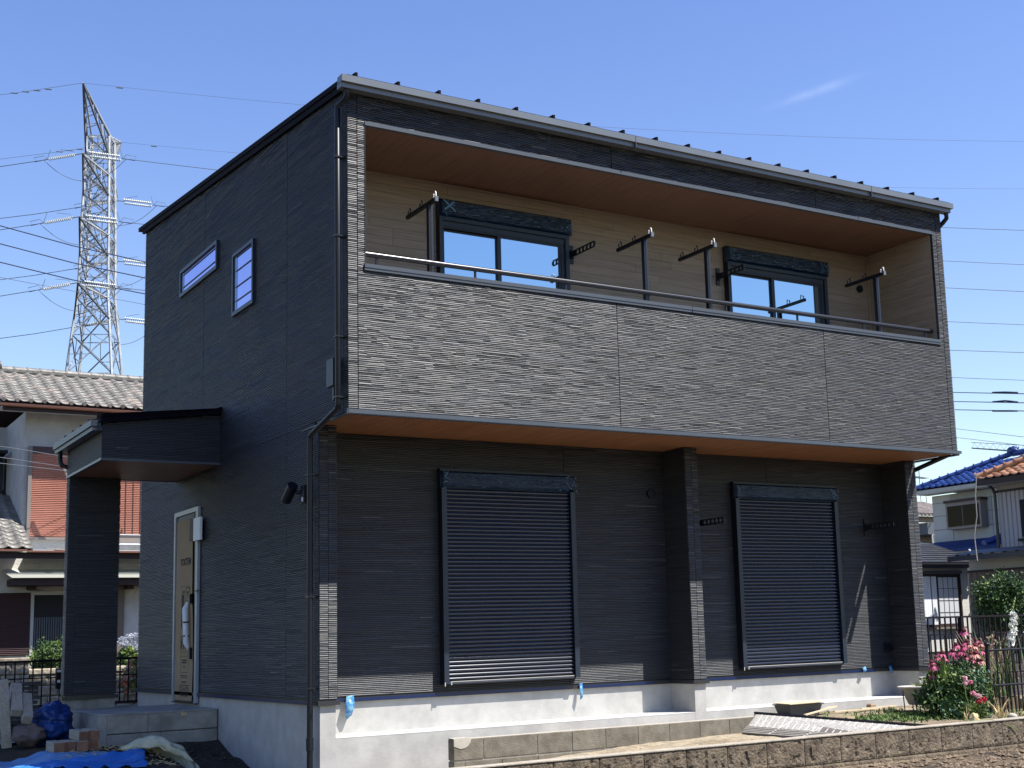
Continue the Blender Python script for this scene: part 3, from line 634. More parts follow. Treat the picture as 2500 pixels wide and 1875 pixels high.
# ---- entrance door wrapped in cardboard
dy0, dy1, dz0, dz1 = door
t = MB(); t.box(-.035, .0, dy0, dy0+.085, dz0, dz1); t.box(-.035, .0, dy1-.06, dy1, dz0, dz1); t.box(-.035, .0, dy0+.085, dy1-.06, dz1-.055, dz1); fd = t.build('front_door', M['palefrm'], house, label='entrance door wrapped in cardboard')
t = MB(); t.box(-.006, .06, dy0+.085, dy1-.06, dz0, dz1-.055); t.build('door_leaf', M['blackal'], fd)
t = MB(); t.box(-.04, .0, dy0+.02, dy1, dz0-.012, dz0); t.build('door_sill', M['blackal'], fd)
t = MB(); t.add([(-.020, 5.655, dz0+.02), (-.020, 4.90, dz0+.02), (-.020, 4.87, .3), (-.020, 4.90, .9), (-.020, 4.94, 1.15), (-.020, 4.945, 1.85), (-.020, 4.975, 1.86), (-.020, 4.975, 2.12), (-.020, 5.30, 2.15), (-.020, 5.64, 2.14)], [tuple(range(10))]); cdb = t.build('cardboard_wrap', M['card'], fd)
t = MB(); t.box(-.012, -.007, 4.92, 5.66, 2.11, 2.20); t.build('plastic_wrap', M['filmg'] if 'filmg' in M else M['steeld'], fd)
t = MB(); t.box(-.060, -.024, 4.78, 4.955, 1.855, 2.13); t.build('door_closer_cover', M['brown'], fd)
t = MB(); t.box(-.066, -.036, 4.50, 4.775, 1.84, 2.12); t.build('paper_notice', M['white'], fd)
t = MB(); t.box(-.055, -.021, 4.93, 4.99, 1.08, 1.20); t.box(-.055, -.021, 4.90, 4.96, .40, .54); t.box(-.05, -.036, 4.62, 4.74, 1.215, 1.235); t.build('lock', M['blackal'], fd)
t = MB(); t.tube([(-.035, 5.06, 1.10), (-.075, 5.04, 1.02), (-.08, 5.0, .80), (-.075, 4.99, .60), (-.035, 5.0, .52)], [.02, .036, .034, .036, .022], 8); t.build('wrapped_handle', M['white'], fd)
t = MB(); t.box(-.120, -.045, 4.965, 5.055, .845, .86); t.box(-.120, -.045, 4.965, 5.055, .675, .69); t.build('handle_strap', M['blackal'], fd)
def textmesh(body, size):
    cu = bpy.data.curves.new('txt', 'FONT'); cu.body = body; cu.size = size; cu.align_x = 'CENTER'; cu.offset = .004
    o = bpy.data.objects.new('txt', cu); COL.objects.link(o); bpy.context.view_layer.update(); dg = bpy.context.evaluated_depsgraph_get()
    me = bpy.data.meshes.new_from_object(o.evaluated_get(dg)); bpy.data.objects.remove(o); me.materials.clear(); me.materials.append(M['print']); return me
tm = textmesh('TOSTEM', .118); RT = Matrix(((0, 0, -1), (-1, 0, 0), (0, 1, 0))).to_euler()
put('print_lettering', tm, cdb, (-.0225, 5.235, 1.575), rot=RT, scale=(1.05, 1, 1))
t = MB(); r = random.Random(3); X0, X1 = -.0222, -.0214
def bar(y, z, w_, h_): t.box(X0, X1, y-w_/2, y+w_/2, z-h_/2, z+h_/2)
def ring(y, z, w_, h_, th=.008): bar(y, z+h_/2, w_, th); bar(y, z-h_/2, w_, th); bar(y-w_/2, z, th, h_); bar(y+w_/2, z, th, h_)
# wall-and-cup pictogram with its speech balloon
ring(5.12, 1.20, .17, .17, .010); bar(5.155, 1.10, .02, .05)
for yy, zz, w_, h_ in ((5.33, 1.10, .10, .20), (5.30, 1.235, .07, .035), (5.35, 1.20, .025, .04), (5.15, 1.225, .04, .03), (5.10, 1.225, .03, .02), (5.12, 1.185, .03, .05), (5.09, 1.17, .015, .06)): bar(yy, zz, w_, h_)
ring(5.23, 1.12, .36, .37, .004)
# two rows of large brush characters
for zc in (.87, .60):
    for yc in (5.36, 5.27, 5.18):
        bar(yc, zc, .020, .17); bar(yc-.028, zc+.03, .012, .10); bar(yc+.025, zc-.02, .012, .09); bar(yc, zc+.085, .055, .012); bar(yc, zc+.02, .05, .010)
ring(5.23, .735, .36, .50, .004)
t.build('print_marks', M['print'], cdb, kind='stuff')
t = MB(); ring(5.24, .335, .34, .20, .005)
for zz in (.385, .355): bar(5.24, zz, .20, .018)
for zz, w_ in ((.305, .12), (.195, .30), (.175, .26), (.12, .24), (.105, .18)): bar(5.25, zz, w_, .009)
for k in range(3):
    yc = 5.365-k*.135; ring(yc, -.005+.03, .105, .105, .009)
    if k == 0: bar(yc, .025, .016, .06); bar(yc, .05, .04, .012)
    if k == 1: 
        for q_ in range(4): bar(yc, .045-.013*q_, .018+.018*(1.5-abs(1.5-q_)), .011)
    if k == 2: bar(yc, .012, .010, .045); bar(yc, .042, .06, .012); bar(yc, .052, .036, .010)
for yc in (5.33, 5.27, 5.17, 5.11): bar(yc, -.052+.0, .045, .022)
t.build('print_small_lines', M['print'], cdb, kind='stuff')

# ---- entrance canopy and wing wall
cx0, cy0, cy1, cz0 = -1.371, 3.93, 5.80, 2.717
def ctop(u): return 3.115+(u-cx0)*.135
siding('canopy_front', cx0+.001, -.002, cz0, ctop, [], front_at(cy0), 90, var=.3, tag='canopy_siding', joints=(-1.22,))
siding('canopy_left', -cy1, -cy0, cz0, flat(3.10), [], left_atr(cx0), 91, var=.2, tag='canopy_siding')
t = MB(); t.box(cx0+.014, -.002, cy0+.014, cy1-.014, 2.72, 3.05); t.hexa([(cx0+.014, cy0+.014, 3.05), (-.002, cy0+.014, 3.05), (-.002, cy1-.014, 3.05), (cx0+.014, cy1-.014, 3.05), (cx0+.014, cy0+.014, 3.10), (-.002, cy0+.014, 3.28), (-.002, cy1-.014, 3.28), (cx0+.014, cy1-.014, 3.10)]); t.build('canopy_core', M['trimdark'], house)
t = MB(); t.box(cx0-.012, -.001, cy0-.014, cy0+.03, 2.688, 2.7155); t.box(cx0-.012, cx0+.03, cy0+.03, cy1, 2.688, 2.7155); t.box(cx0+.03, -.001, cy1-.03, cy1, 2.69, 2.715); t.build('canopy_trim', M['trim'], house)
t = MB(); t.box(cx0+.03, -.001, cy0+.03, cy1-.03, 2.697, 2.707); t.build('canopy_soffit', M['soffit_bounce'], house)
t = MB(); xr0, xr1 = cx0-.05, -.002; zr = lambda x: 3.12+(x-cx0)*.135
t.hexa([(xr0, cy0-.05, zr(xr0)), (xr1, cy0-.05, zr(xr1)), (xr1, cy1+.05, zr(xr1)), (xr0, cy1+.05, zr(xr0)), (xr0, cy0-.05, zr(xr0)+.045), (xr1, cy0-.05, zr(xr1)+.045), (xr1, cy1+.05, zr(xr1)+.045), (xr0, cy1+.05, zr(xr0)+.045)])
t.hexa([(-.22, cy0-.055, zr(-.22)+.045), (-.002, cy0-.055, zr(0)+.045), (-.002, cy1+.055, zr(0)+.045), (-.22, cy1+.055, zr(-.22)+.045), (-.20, cy0-.055, zr(-.2)+.05), (-.002, cy0-.055, zr(0)+.085), (-.002, cy1+.055, zr(0)+.085), (-.20, cy1+.055, zr(-.2)+.05)])
t.build('canopy_roof', M['roof'], house)
sm = MB(); sm.hexa([(0, -.011, 0), (1.35, -.011, .182), (1.35, .011, .182), (0, .011, 0), (0, -.02, .075), (1.35, -.02, .225), (1.35, .02, .225), (0, .02, .075)]); cme = sm.mesh('canopy_seam', M['roof'])
for i in range(5): put('canopy_seam', cme, house, (xr0+.0, 3.99+.445*i, zr(xr0)+.043))
t = MB(); t.box(cx0-.135, cx0-.02, cy0-.03, cy1+.22, 3.075, 3.145); t.box(cx0-.115, cx0-.008, cy0-.02, cy1+.21, 3.025, 3.0745); t.build('canopy_gutter', M['frame'], house)
t = MB(); t.tube([(cx0-.07, cy1+.10, 3.03), (cx0-.07, cy1+.10, 2.93), (cx0-.05, cy1+.06, 2.86), (cx0+.03, cy1+.06, 2.84), (cx0+.05, cy1+.06, 2.80), (cx0+.05, cy1+.06, 0)], .03, 10); t.build('downspout', M['blackal'], house)
wx0, wx1, wy0, wy1 = -1.371, -.752, 5.62, 5.80
siding('wing_front', wx0+.001, wx1-.001, .004, flat(2.69), [], front_at(wy0), 95, var=.3, joints=(-1.27,)); siding('wing_left', -wy1, -wy0, .004, flat(2.717), [], left_atr(wx0), 96, var=.45); siding('wing_right', wy0, wy1, .004, flat(2.69), [], right_at(wx1), 97)
t = MB(); t.box(wx0+.014, wx1-.014, wy0+.014, wy1-.01, -.01, 2.7); t.build('wing_wall_core', M['trimdark'], house)
t = MB(); t.box(wx0-.022, wx1+.022, wy0-.024, wy1, -.046, -.004); t.build('base_drip_trim', M['trimdark'], house)
t = MB(); t.box(wx0+.012, wx1-.012, wy0+.012, wy1, -.6, -.047); t.build('wing_wall_footing', M['step'], house)

# ------------------------------------------------------------------ porch step
ps = thing('porch_step', 'raw concrete block step below the cardboard-wrapped front door', 'step', (-.65, 4.9, -.6))
sx0, sy0, sy1 = -1.31, 3.925, 5.60
t = MB(); t.box(sx0+.012, -.004, sy0+.012, wy0+.01, -.75, -.19); t.build('step_core', M['mortar'], ps)
t = MB(); t.bbox(sx0, -.003, sy0, wy0+.011, -.186, -.166, .004); t.build('step_top', M['step'], ps)
def blk(a, b, c, d, e_, f_): 
    t = MB(); t.bbox(a, b, c, d, e_, f_, .006); t.build('concrete_block', M['step'], ps)
for a, b in ((sx0+.07, -.797), (-.791, -.004)): blk(a, b, sy0, sy0+.05, -.385, -.187)
for a, b in ((sx0+.07, -.65), (-.644, -.004)): blk(a, b, sy0, sy0+.05, -.62, -.395)
blk(sx0, sx0+.066, sy0-.002, sy0+.048, -.62, -.187)
for a, b in ((sy0+.052, 4.42), (4.425, 4.92), (4.925, 5.60)):
    blk(sx0, sx0+.05, a, b, -.385, -.187); blk(sx0, sx0+.05, a, b, -.62, -.395)

# ------------------------------------------------------------------ block walls
def wallrow(root, name, x0, joints, y, th, z0, z1, m, b=.006, rough=0, seed=0):
    r = random.Random(seed); xs = [x0]+list(joints)
    for a, c in zip(xs[:-1], xs[1:]):
        if not rough:
            t = MB(); o_ = r.uniform(-.002, .002); t.bbox(a+.004, c-.004, y+o_, y+th, z0+.004, z1-.003, b)
        else:
            n1, n2 = 22, 12; t = MB(); vs = []
            for j in range(n2+1):
                for i in range(n1+1):
                    x = a+.0035+(c-a-.007)*i/n1; z = z0+.003+(z1-z0-.005)*j/n2
                    n_ = noise.noise(Vector((x*24, z*13, seed)))+.6*noise.noise(Vector((x*46, z*30, seed+4)))
                    fall = min(1, max(0, (z1-z)/.05))
                    d = max(0, n_-.18)*.05*fall*rough*(1.0+max(0, noise.noise(Vector((x*2.1, 3, 1))))*1.5)
                    if i in (0, n1) or j in (0, n2): d = .006
                    vs.append((x, y+d, z))
            t.add(vs, [(j*(n1+1)+i, j*(n1+1)+i+1, (j+1)*(n1+1)+i+1, (j+1)*(n1+1)+i) for j in range(n2) for i in range(n1)])
            t.box(a+.004, c-.004, y+.02, y+th, z0+.003, z1-.0025)
        t.build('concrete_block', m, root)
bw = thing('block_wall', 'low grey two-course block wall under the pale foundation', 'block wall', (3, -.1, -.6))
yb1 = -.16
jx = [1.10]+[1.50+.4*i for i in range(9)]
t = MB(); t.box(.992, 4.69, yb1+.008, yb1+.112, -.95, -.388); t.build('mortar_bed', M['joint'], bw)
wallrow(bw, 'b', .98, [1.3]+[1.5+.4*i-.0 for i in range(1, 9)], yb1, .12, -.588, -.386, M['block'], seed=1)
wallrow(bw, 'b', .98, jx, yb1, .12, -.79, -.590, M['block'], seed=2)
t = MB(); r = random.Random(2); pts_ = [(.982, -.384), (1.15, -.384), (1.165, -.40), (1.15, -.43), (1.13, -.455), (1.10, -.47), (1.05, -.478), (.982, -.45)]
t.prism([(a, b) for a, b in pts_], 1, yb1-.006, yb1+.01); t.box(.975, 1.14, yb1-.004, yb1+.112, -.3855, -.378); t.build('mortar_patch', M['joint'], bw)
fw = thing('old_block_wall', 'weathered brown block wall with pitted face beside the soil field', 'block wall', (4, -3.2, -.6))
jj = [1.83-.4*k for k in range(6, 0, -1)]+[1.83+.4*k for k in range(0, 26)]
t = MB(); t.box(-.6, 11.8, -3.188, -3.09, -1.0, -.3385); t.build('mortar_bed', M['oldjoint'], fw)
wallrow(fw, 'b', jj[0], jj[1:], -3.2, .115, -.555, -.3365, M['oldblock'], rough=.62, seed=5)
wallrow(fw, 'b', jj[0]+.06, [q_+.2 for q_ in jj[1:]], -3.197, .115, -.76, -.5575, M['oldblock'], rough=.3, seed=6)
t = MB(); t.box(-.6, 11.8, -3.206, -3.083, -.3362, -.329); t.build('wall_capping', mat('pale_capping', (.30, .26, .20), (.40, .36, .29), scale=9, rough=.95, bump=.4, bscale=50), fw)

# ------------------------------------------------------------------ spare board leaning on the low wall
sb = thing('spare_wall_board', 'long printed siding board lying tilted across the sandy strip', 'board', (4.5, -1.6, -.5))
bA, bB, bC, bD_ = Vector((4.735, -.07, -.362)), Vector((4.56, -3.02, -.385)), Vector((4.22, -3.04, -.530)), Vector((4.37, -.28, -.537))
def bp_(u_, v__, h=0):
    p = bA.lerp(bB, u_).lerp(bD_.lerp(bC, u_), v__); n_ = (bB-bA).cross(bD_-bA).normalized(); n_ = n_ if n_.z > 0 else -n_; return p+n_*h
def bslab(mb, u0, u1, v0, v1, h0, h1, m=0): mb.hexa([bp_(u0, v0, h0), bp_(u1, v0, h0), bp_(u1, v1, h0), bp_(u0, v1, h0), bp_(u0, v0, h1), bp_(u1, v0, h1), bp_(u1, v1, h1), bp_(u0, v1, h1)], m)
t = MB(); bslab(t, 0, 1, 0, 1, -.016, 0); t.build('board_body', M['boardedge'], sb)
t = MB(); bslab(t, .012, 1, .05, .66, .0005, .003)
t.build('printed_face', mat('herringbone_grey', (.30, .28, .25), (.52, .50, .46), scale=55, rough=.8, lo=.42, hi=.58), sb)
for k in range(26):
    u_ = .05+k*.0375
    if u_ > .99: break
    t = MB(); bslab(t, u_-.0035, u_+.0035, .05, .67, .0032, .005); t.build('print_line', M['boardback'], sb)
for u_ in (.16, .36, .60, .84):
    t = MB(); n_ = [bp_(u_+.10, .05, .0052), bp_(u_+.11, .05, .0052), bp_(u_+.01, .98, .0062), bp_(u_, .98, .0062)]; t.add(n_, [(0, 1, 2, 3)]); t.build('print_diagonal', M['boardback'], sb)
for v__ in (.70, .78, .86, .94):
    t = MB(); bslab(t, 0, 1, v__, v__+.05, .0005, .006); t.build('board_rib', mat('grey_rib', (.22, .20, .18), (.30, .28, .25), scale=14, rough=.8), sb)
t = MB(); bslab(t, -.004, 1, -.05, .02, -.03, .012); t.build('board_edge', M['blackal'], sb)

# tub, cardboard, wood strips
tb = thing('plastic_tub', 'small dark plastic tub against the foundation ledge', 'tub', (5.9, .45, -.46))
t = MB(); 
for (a, b) in (((5.67, 6.10, .40, .62), (5.63, 6.14, .37, .65)),):
    lo_, hi_ = a, b
    t.hexa([(lo_[0], lo_[2], -.47), (lo_[1], lo_[2], -.47), (lo_[1], lo_[3], -.47), (lo_[0], lo_[3], -.47), (hi_[0], hi_[2], -.335), (hi_[1], hi_[2], -.335), (hi_[1], hi_[3], -.335), (hi_[0], hi_[3], -.335)])
t.build('tub_body', M['tub'], tb); t = MB(); t.box(5.615, 6.155, .355, .665, -.345, -.330); t.build('tub_rim', M['tub'], tb)
t = MB(); t.add([(5.60, .33, -.326), (5.95, .31, -.322), (6.17, .36, -.318), (6.19, .60, -.322), (5.9, .68, -.318), (5.61, .64, -.322), (5.60, .33, -.318), (5.95, .31, -.313), (6.17, .36, -.310), (6.19, .60, -.313), (5.9, .68, -.308), (5.61, .64, -.313)], [(5, 4, 3, 2, 1, 0), (6, 7, 8, 9, 10, 11)]+[(i, (i+1) % 6, 6+(i+1) % 6, 6+i) for i in range(6)])
t.build('cardboard_lid', M['drywood'], label='torn tan board lying on the dark plastic tub', category='board')
labs = ['long pale wood strip leaning down from the plastic tub', 'pale wood strip lying flat right of the plastic tub', 'short split pale strip nearest the planter']
for k, (a, b) in enumerate((((5.72, .22, -.445), (6.35, .36, -.385)), ((6.25, .30, -.44), (7.0, .28, -.44)), ((6.75, .36, -.435), (7.3, .33, -.43)))):
    t = MB(); t.beam(a, b, .035, .014); t.beam((a[0]+.1, a[1]+.05, a[2]-.004), (b[0]-.05, b[1]+.05, b[2]-.006), .03, .01); t.build('wood_strip', M['drywood'], label=labs[k], category='wood strip')
t = MB(); t.bbox(6.90, 6.98, .34, .42, -.46, -.385, .015); t.build('brick_fragment', mat('tan_brick', (.28, .2, .14), rough=.9), label='small brown brick fragment on the soil left of the planter', category='brick')

# ------------------------------------------------------------------ pylon
py = thing('power_pylon', 'tall galvanised steel lattice pylon behind the tiled roof', 'pylon', (18.4, 96, -.5))
bar_me = MB().box(-.5, .5, -.5, .5, 0, 1).mesh('steel_bar', M['metalw']); bar_md = MB().box(-.5, .5, -.5, .5, 0, 1).mesh('steel_bar', M['steeld'])
def sbar(name, a, b, w_, me_=bar_me, par=py):
    a = Vector(a); b = Vector(b); d = b-a; q_ = d.to_track_quat('Z', 'Y'); o = put(name, me_, par, a); o.rotation_mode = 'QUATERNION'; o.rotation_quaternion = q_; o.scale = (w_, w_, d.length); return o
armd = Vector((.43788, .89903, 0)); lind = Vector((.89903, -.43788, 0)); TC = Vector((18.42, 96.05, 0))
# square tower turned so its near corner stands to the right
th = math.radians(12.7-27.2)
def corners(z):
    hw = float(np.interp(z, [-.5, 22.4, 26.3, 28.5, 34.3, 43.4], [3.6, 1.71, 1.385, 1.155, 1.07, .84]))
    cA = Vector((math.cos(-.47), math.sin(-.47), 0)); cB = Vector((-cA.y, cA.x, 0)); c = TC+Vector((0, 0, z))
    return [c-cA*hw-cB*hw, c+cA*hw-cB*hw, c+cA*hw+cB*hw, c-cA*hw+cB*hw]
levels = [-.5, 6, 12, 17.5, 22.0, 25.2, 28.2, 30.0, 31.8, 33.5, 35.3, 37.0, 38.7, 40.3, 42.0]
for i in range(len(levels)-1):
    a = corners(levels[i]); b = corners(levels[i+1])
    for k in range(4):
        sbar('pylon_leg', a[k], b[k], .16)
        k2 = (k+1) % 4; big = levels[i] < 22
        sbar('brace', a[k], b[k2], .085, bar_md if k % 2 else bar_me); sbar('brace', a[k2], b[k], .085, bar_me if k % 2 else bar_md)
        sbar('girt', b[k], b[k2], .07)
        mid_ = (a[k]+b[k2]+b[k]+a[k2])/4
        if not big: sbar('brace', (a[k]+b[k])/2, mid_, .05)
        sbar('brace', mid_, (b[k]+b[k2])/2, .045, bar_md)
TL0, TR0 = Vector((15.836, 90.844, 44.39)), Vector((21.253, 101.335, 44.10))
tips = [(Vector((15.955, 90.82, 38.61)), 38.61), (Vector((15.843, 90.842, 33.49)), 33.49), (Vector((15.874, 90.836, 28.25)), 28.25)]
tipr = [(Vector((21.094, 101.371, 38.79)), 38.79), (Vector((21.208, 101.345, 33.38)), 33.38), (Vector((21.401, 101.3, 28.29)), 28.29)]
for tp, z in tips+tipr:
    c1 = corners(z); c0 = corners(z-1.75); c1.sort(key=lambda p: (Vector((p.x, p.y, 0))-Vector((tp.x, tp.y, 0))).length); c0.sort(key=lambda p: (Vector((p.x, p.y, 0))-Vector((tp.x, tp.y, 0))).length)
    for k in (0, 1, 2): sbar('cross_arm', c1[k], tp, .12 if k < 2 else .07)
    for k in (0, 1): sbar('cross_arm', c0[k], tp, .12, bar_md)
    for f_ in (.3, .55, .78):
        for k in (0, 1):
            sbar('arm_brace', c1[k].lerp(tp, f_), c0[k].lerp(tp, f_), .05); sbar('arm_brace', c1[k].lerp(tp, f_), c0[k].lerp(tp, max(0, f_-.25)), .045, bar_md)
        sbar('arm_brace', c1[0].lerp(tp, f_), c1[1].lerp(tp, f_), .05); sbar('arm_brace', c0[0].lerp(tp, f_), c0[1].lerp(tp, f_-.2), .05)
    pf = MB(); m_ = (c0[0]+c0[1])/2+Vector((0, 0, 0)); 
for tp in (TL0, TR0):
    c1 = corners(42.0); c0 = corners(40.3); key = lambda p: (Vector((p.x, p.y, 0))-Vector((tp.x, tp.y, 0))).length; c1.sort(key=key); c0.sort(key=key)
    for k in (0, 1, 2, 3): sbar('peak_arm', c1[k], tp, .12, bar_md if k < 2 else bar_me)
    for k in (0, 1): sbar('peak_arm', c0[k], tp, .12, bar_md)
    for f_ in (.25, .45, .62, .78):
        for k in (0, 1): sbar('arm_brace', c1[k].lerp(tp, f_), c0[k].lerp(tp, f_), .05); sbar('arm_brace', c1[k].lerp(tp, f_), c0[k].lerp(tp, max(0, f_-.22)), .05, bar_md)
        sbar('arm_brace', c1[0].lerp(tp, f_), c1[1].lerp(tp, f_-.1), .05); sbar('arm_brace', c0[0].lerp(tp, f_), c0[1].lerp(tp, f_), .05)
# insulator strings (twin strings of discs) with jumper and horns
def ins_string(a, b, lab):
    a = Vector(a); b = Vector(b); d = (b-a); L_ = d.length; d.normalize(); t = MB()
    side = d.cross(Vector((0, 0, 1))).normalized()*.17; upv = Vector((0, 0, .10))
    o = thing('insulator_string', lab, 'insulator', a, 'insulator strings on the pylon')
    t.tube([a, a+d*.6], .035, 6); t.tube([b-d*.35, b], .035, 6); t.build('yoke', M['steeld'], o)
    for s_ in (-1, 1):
        t = MB(); pts = []; rr = []; n_ = 14; st = a+d*.55+(side+upv)*s_; ln = L_-.95
        for k in range(n_):
            p = st+d*ln*k/n_; pts += [p, p+d*.02, p+d*(ln/n_*.6), p+d*(ln/n_*.62)]; rr += [.03, .12, .085, .03]
        t.tube(pts, rr, 8, sm=False); t.build('disc_string', M['insul'], o)
    t = MB(); e_ = b-d*.25; t.tube([e_, e_+Vector((0, 0, .35))+d*.25, e_+Vector((0, 0, .30))+d*1.0, e_+d*.9+Vector((0, 0, -.05)), e_+d*.1], .02, 5); t.tube([e_, e_-d*.25+Vector((0, 0, .75))], .02, 5)
    t.tube([a+d*.5, a+d*.7+Vector((0, 0, .45)), a-d*.4+Vector((0, 0, .85))] if False else [a+d*.5, a+d*.75+Vector((0, 0, .35)), a+d*1.7+Vector((0, 0, .62))], .018, 5); t.build('arcing_horn', M['steeld'], o, kind='stuff')
def cat(a, m_, b, n=24):     # parabola through three points
    a, m_, b = Vector(a), Vector(m_), Vector(b); tt = (m_-a).length/((m_-a).length+(b-m_).length); out_ = []
    for i in range(n+1):
        s_ = i/n; l0 = (s_-tt)*(s_-1)/(tt); l1 = s_*(s_-1)/(tt*(tt-1)); l2 = s_*(s_-tt)/(1-tt); out_.append(a*l0+m_*l1+b*l2)
    return out_
def wire(pts, r, m, lab, cat_='power line', group=None, name='power_line'):
    o = MB().tube(pts, r, 5).build(name, m, None, None, label=lab, category=cat_)
    if group: o['group'] = group
    return o
ord_ = ['top', 'middle', 'bottom']
ends_r = {'near': [(81.2, 59, 32.8), (80.8, 59.2, 27.6), (80.4, 59.4, 22.4)], 'far': [(91, 67.3, 33.3), (90.6, 67.6, 27.6), (90.2, 67.8, 22.4)]}
far_r = {'near': [(84.41, 57.48, 32.71), (83.97, 57.66, 27.43), (83.57, 57.86, 22.27)], 'far': [(94.51, 65.61, 33.13), (94.09, 65.85, 27.42), (93.72, 66.08, 22.22)]}
for side_, T_ in (('near', tips), ('far', tipr)):
    for k in range(3):
        tp = T_[k][0]; e_ = Vector(ends_r[side_][k]); hdir = Vector((e_.x-tp.x, e_.y-tp.y, 0)).normalized()
        rb = tp+hdir*3.3+Vector((0, 0, -.42)); lb = tp-lind*2.9+Vector((0, 0, -.56))
        ins_string(tp, rb, '%s arm insulator string pointing right, %s side of the pylon' % (ord_[k], side_)); ins_string(tp, lb, '%s arm insulator string pointing left, %s side of the pylon' % (ord_[k], side_))
        f_ = Vector(far_r[side_][k]); P1 = cat(rb, e_, f_, 60); far_ = f_+(f_-e_)*6; wire(P1+[far_], .027, M['wire'], '%s conductor running right from the %s side of the pylon' % (ord_[k], side_), 'power line', 'pylon conductors')
        wire([lb, lb-lind*4+Vector((0, 0, -.7)), lb-lind*12+Vector((0, 0, -1.8)), lb-lind*60+Vector((0, 0, -5))], .03, M['wire'], '%s conductor running left from the %s side of the pylon' % (ord_[k], side_), 'power line', 'pylon conductors')
        wire(cat(lb, (lb+rb)/2+Vector((0, 0, -1.75)), rb, 14), .022, M['wire'], '%s jumper cable looping under the arm, %s side' % (ord_[k], side_), 'power line', 'pylon jumper cables')
for tp, e_, nm in ((TL0, Vector((85, 57.2, 40.5)), 'near'), (TR0, Vector((95.1, 65.4, 40.5)), 'far')):
    wire([tp]+cat(tp, tp.lerp(e_, .45)+Vector((0, 0, -1.0)), e_, 20), .010, M['wire'], 'thin earth wire running right from the %s pylon peak' % nm, 'power line')
    wire([tp, tp-lind*5+Vector((0, 0, -.9)), tp-lind*40+Vector((0, 0, -6))], .016, M['wire'], 'thin earth wire running left from the %s pylon peak' % nm, 'power line')
    for s_, n_ in ((-1, 4), (1, 1)):
        t = MB()
        for k in range(n_):
            c_ = tp+lind*s_*(2.6+k*.85)*(1 if s_ < 0 else .95)+Vector((0, 0, -.55-.12*k)) if s_ < 0 else tp+(e_-tp).normalized()*2.8+Vector((0, 0, -.2))
            t.tube([c_-lind*.25, c_+lind*.25+Vector((0, 0, -.04))], .05, 5)
        t.build('wire_damper', M['steeld'], label='dampers on the earth wire %s of the %s peak' % ('left' if s_ < 0 else 'right', nm), category='damper')
for k, (a, b) in enumerate((((1.73, 33.027, 14.224), (6.06, 32.173, 13.36)), ((1.75, 33.024, 13.619), (6.071, 32.171, 12.807)), ((1.771, 33.021, 13.003), (6.081, 32.168, 12.256)))):
    a = Vector(a); b = Vector(b); wire([a-(b-a)*1.5+Vector((0, 0, .6)), a, a.lerp(b, .5)+Vector((0, 0, -.06)), b, b+(b-a)*1.5], .019, M['wireb'], '%s of three thick blue-black cables crossing the pylon' % ('topmost', 'middle', 'lowest')[k], 'cable')
a = Vector((1.787, 33.019, 12.499)); b = Vector((6.151, 32.151, 11.879)); wire([a-(b-a), a, b, b+(b-a)], .009, M['wire'], 'thin grey wire below the three thick cables', 'cable')
for k, (a, b, r_) in enumerate((((51.76, 37.75, 13.16), (42.31, 25.66, 10.33), .022), ((51.74, 37.78, 12.65), (42.29, 25.68, 9.93), .022), ((51.72, 37.8, 12.19), (42.27, 25.7, 9.57), .022), ((51.67, 37.86, 11.14), (42.22, 25.78, 8.43), .012), ((51.6, 37.9, 10.66), (42.2, 25.8, 8.06), .012))):
    a = Vector(a); b = Vector(b); wire([a-(b-a)*.6, a, b, b+(b-a)*.4], r_, M['wireb'] if k < 3 else M['wire'], 'line %s of the street cables right of the house, counted from the top' % ('one', 'two', 'three', 'four', 'five')[k], 'cable')

# ------------------------------------------------------------------ roof tiles
def tile_mesh(name, m, w=.265, l=.235, h=.045, t=.018, n=8):
    """one S-shaped clay tile; x across, y up the slope (0 = lower edge), z normal"""
    mb = MB(); vs = []
    def prof(u_): 
        return h*(.5-.5*math.cos(math.pi*min(1, u_/.32)))*(1 if u_ < .32 else 1) if u_ < .32 else h*(1-math.sin(math.pi/2*min(1, (u_-.32)/.22))) if u_ < .54 else -.008*math.sin(math.pi*(u_-.54)/.46)
    for y in (0, l+.03):
        for i in range(n+1): vs.append((i/n*(w+.012), y, prof(i/n)+(.022 if y == 0 else .0)))
    for i in range(n+1): vs.append((i/n*(w+.012), 0, prof(i/n)+.022-t))
    k = n+1; fs = [(i, i+1, k+i+1, k+i) for i in range(n)]+[(2*k+i, 2*k+i+1, i+1, i) for i in range(n)]
    mb.add(vs, fs, 0, True); return mb.mesh(name, m)
def flat_tile(name, m, w=.53, l=.26, t=.03):
    mb = MB(); mb.hexa([(.004, 0, .02), (w-.004, 0, .02), (w-.004, l, 0), (.004, l, 0), (.004, 0, .02+t), (w-.004, 0, .02+t), (w-.004, l+.03, t-.01), (.004, l+.03, t-.01)]); return mb.mesh(name, m)
def tile_roof(root, me, o, ax, up, nx_, ny_, w, l, name='roof_tile', alt=None, skip=None):
    ax = Vector(ax).normalized(); up = Vector(up).normalized(); n_ = ax.cross(up); R_ = Matrix((ax, up, n_)).transposed().to_euler()
    for j in range(ny_):
        for i in range(nx_):
            if skip and skip(i, j): continue
            p = Vector(o)+ax*w*i+up*l*j+n_*random.uniform(0, .004)
            put(name, (alt if alt and random.random() < .16 else me), root, p, rot=R_)
tg = tile_mesh('roof_tile', M['tilegrey']); tgo = tile_mesh('roof_tile', M['tileold'])
tbm = tile_mesh('roof_tile', M['tileblue'], w=.28, l=.25); tor = tile_mesh('roof_tile', M['tileorange'], w=.28, l=.25); tbl = flat_tile('roof_tile', M['tileblack'])

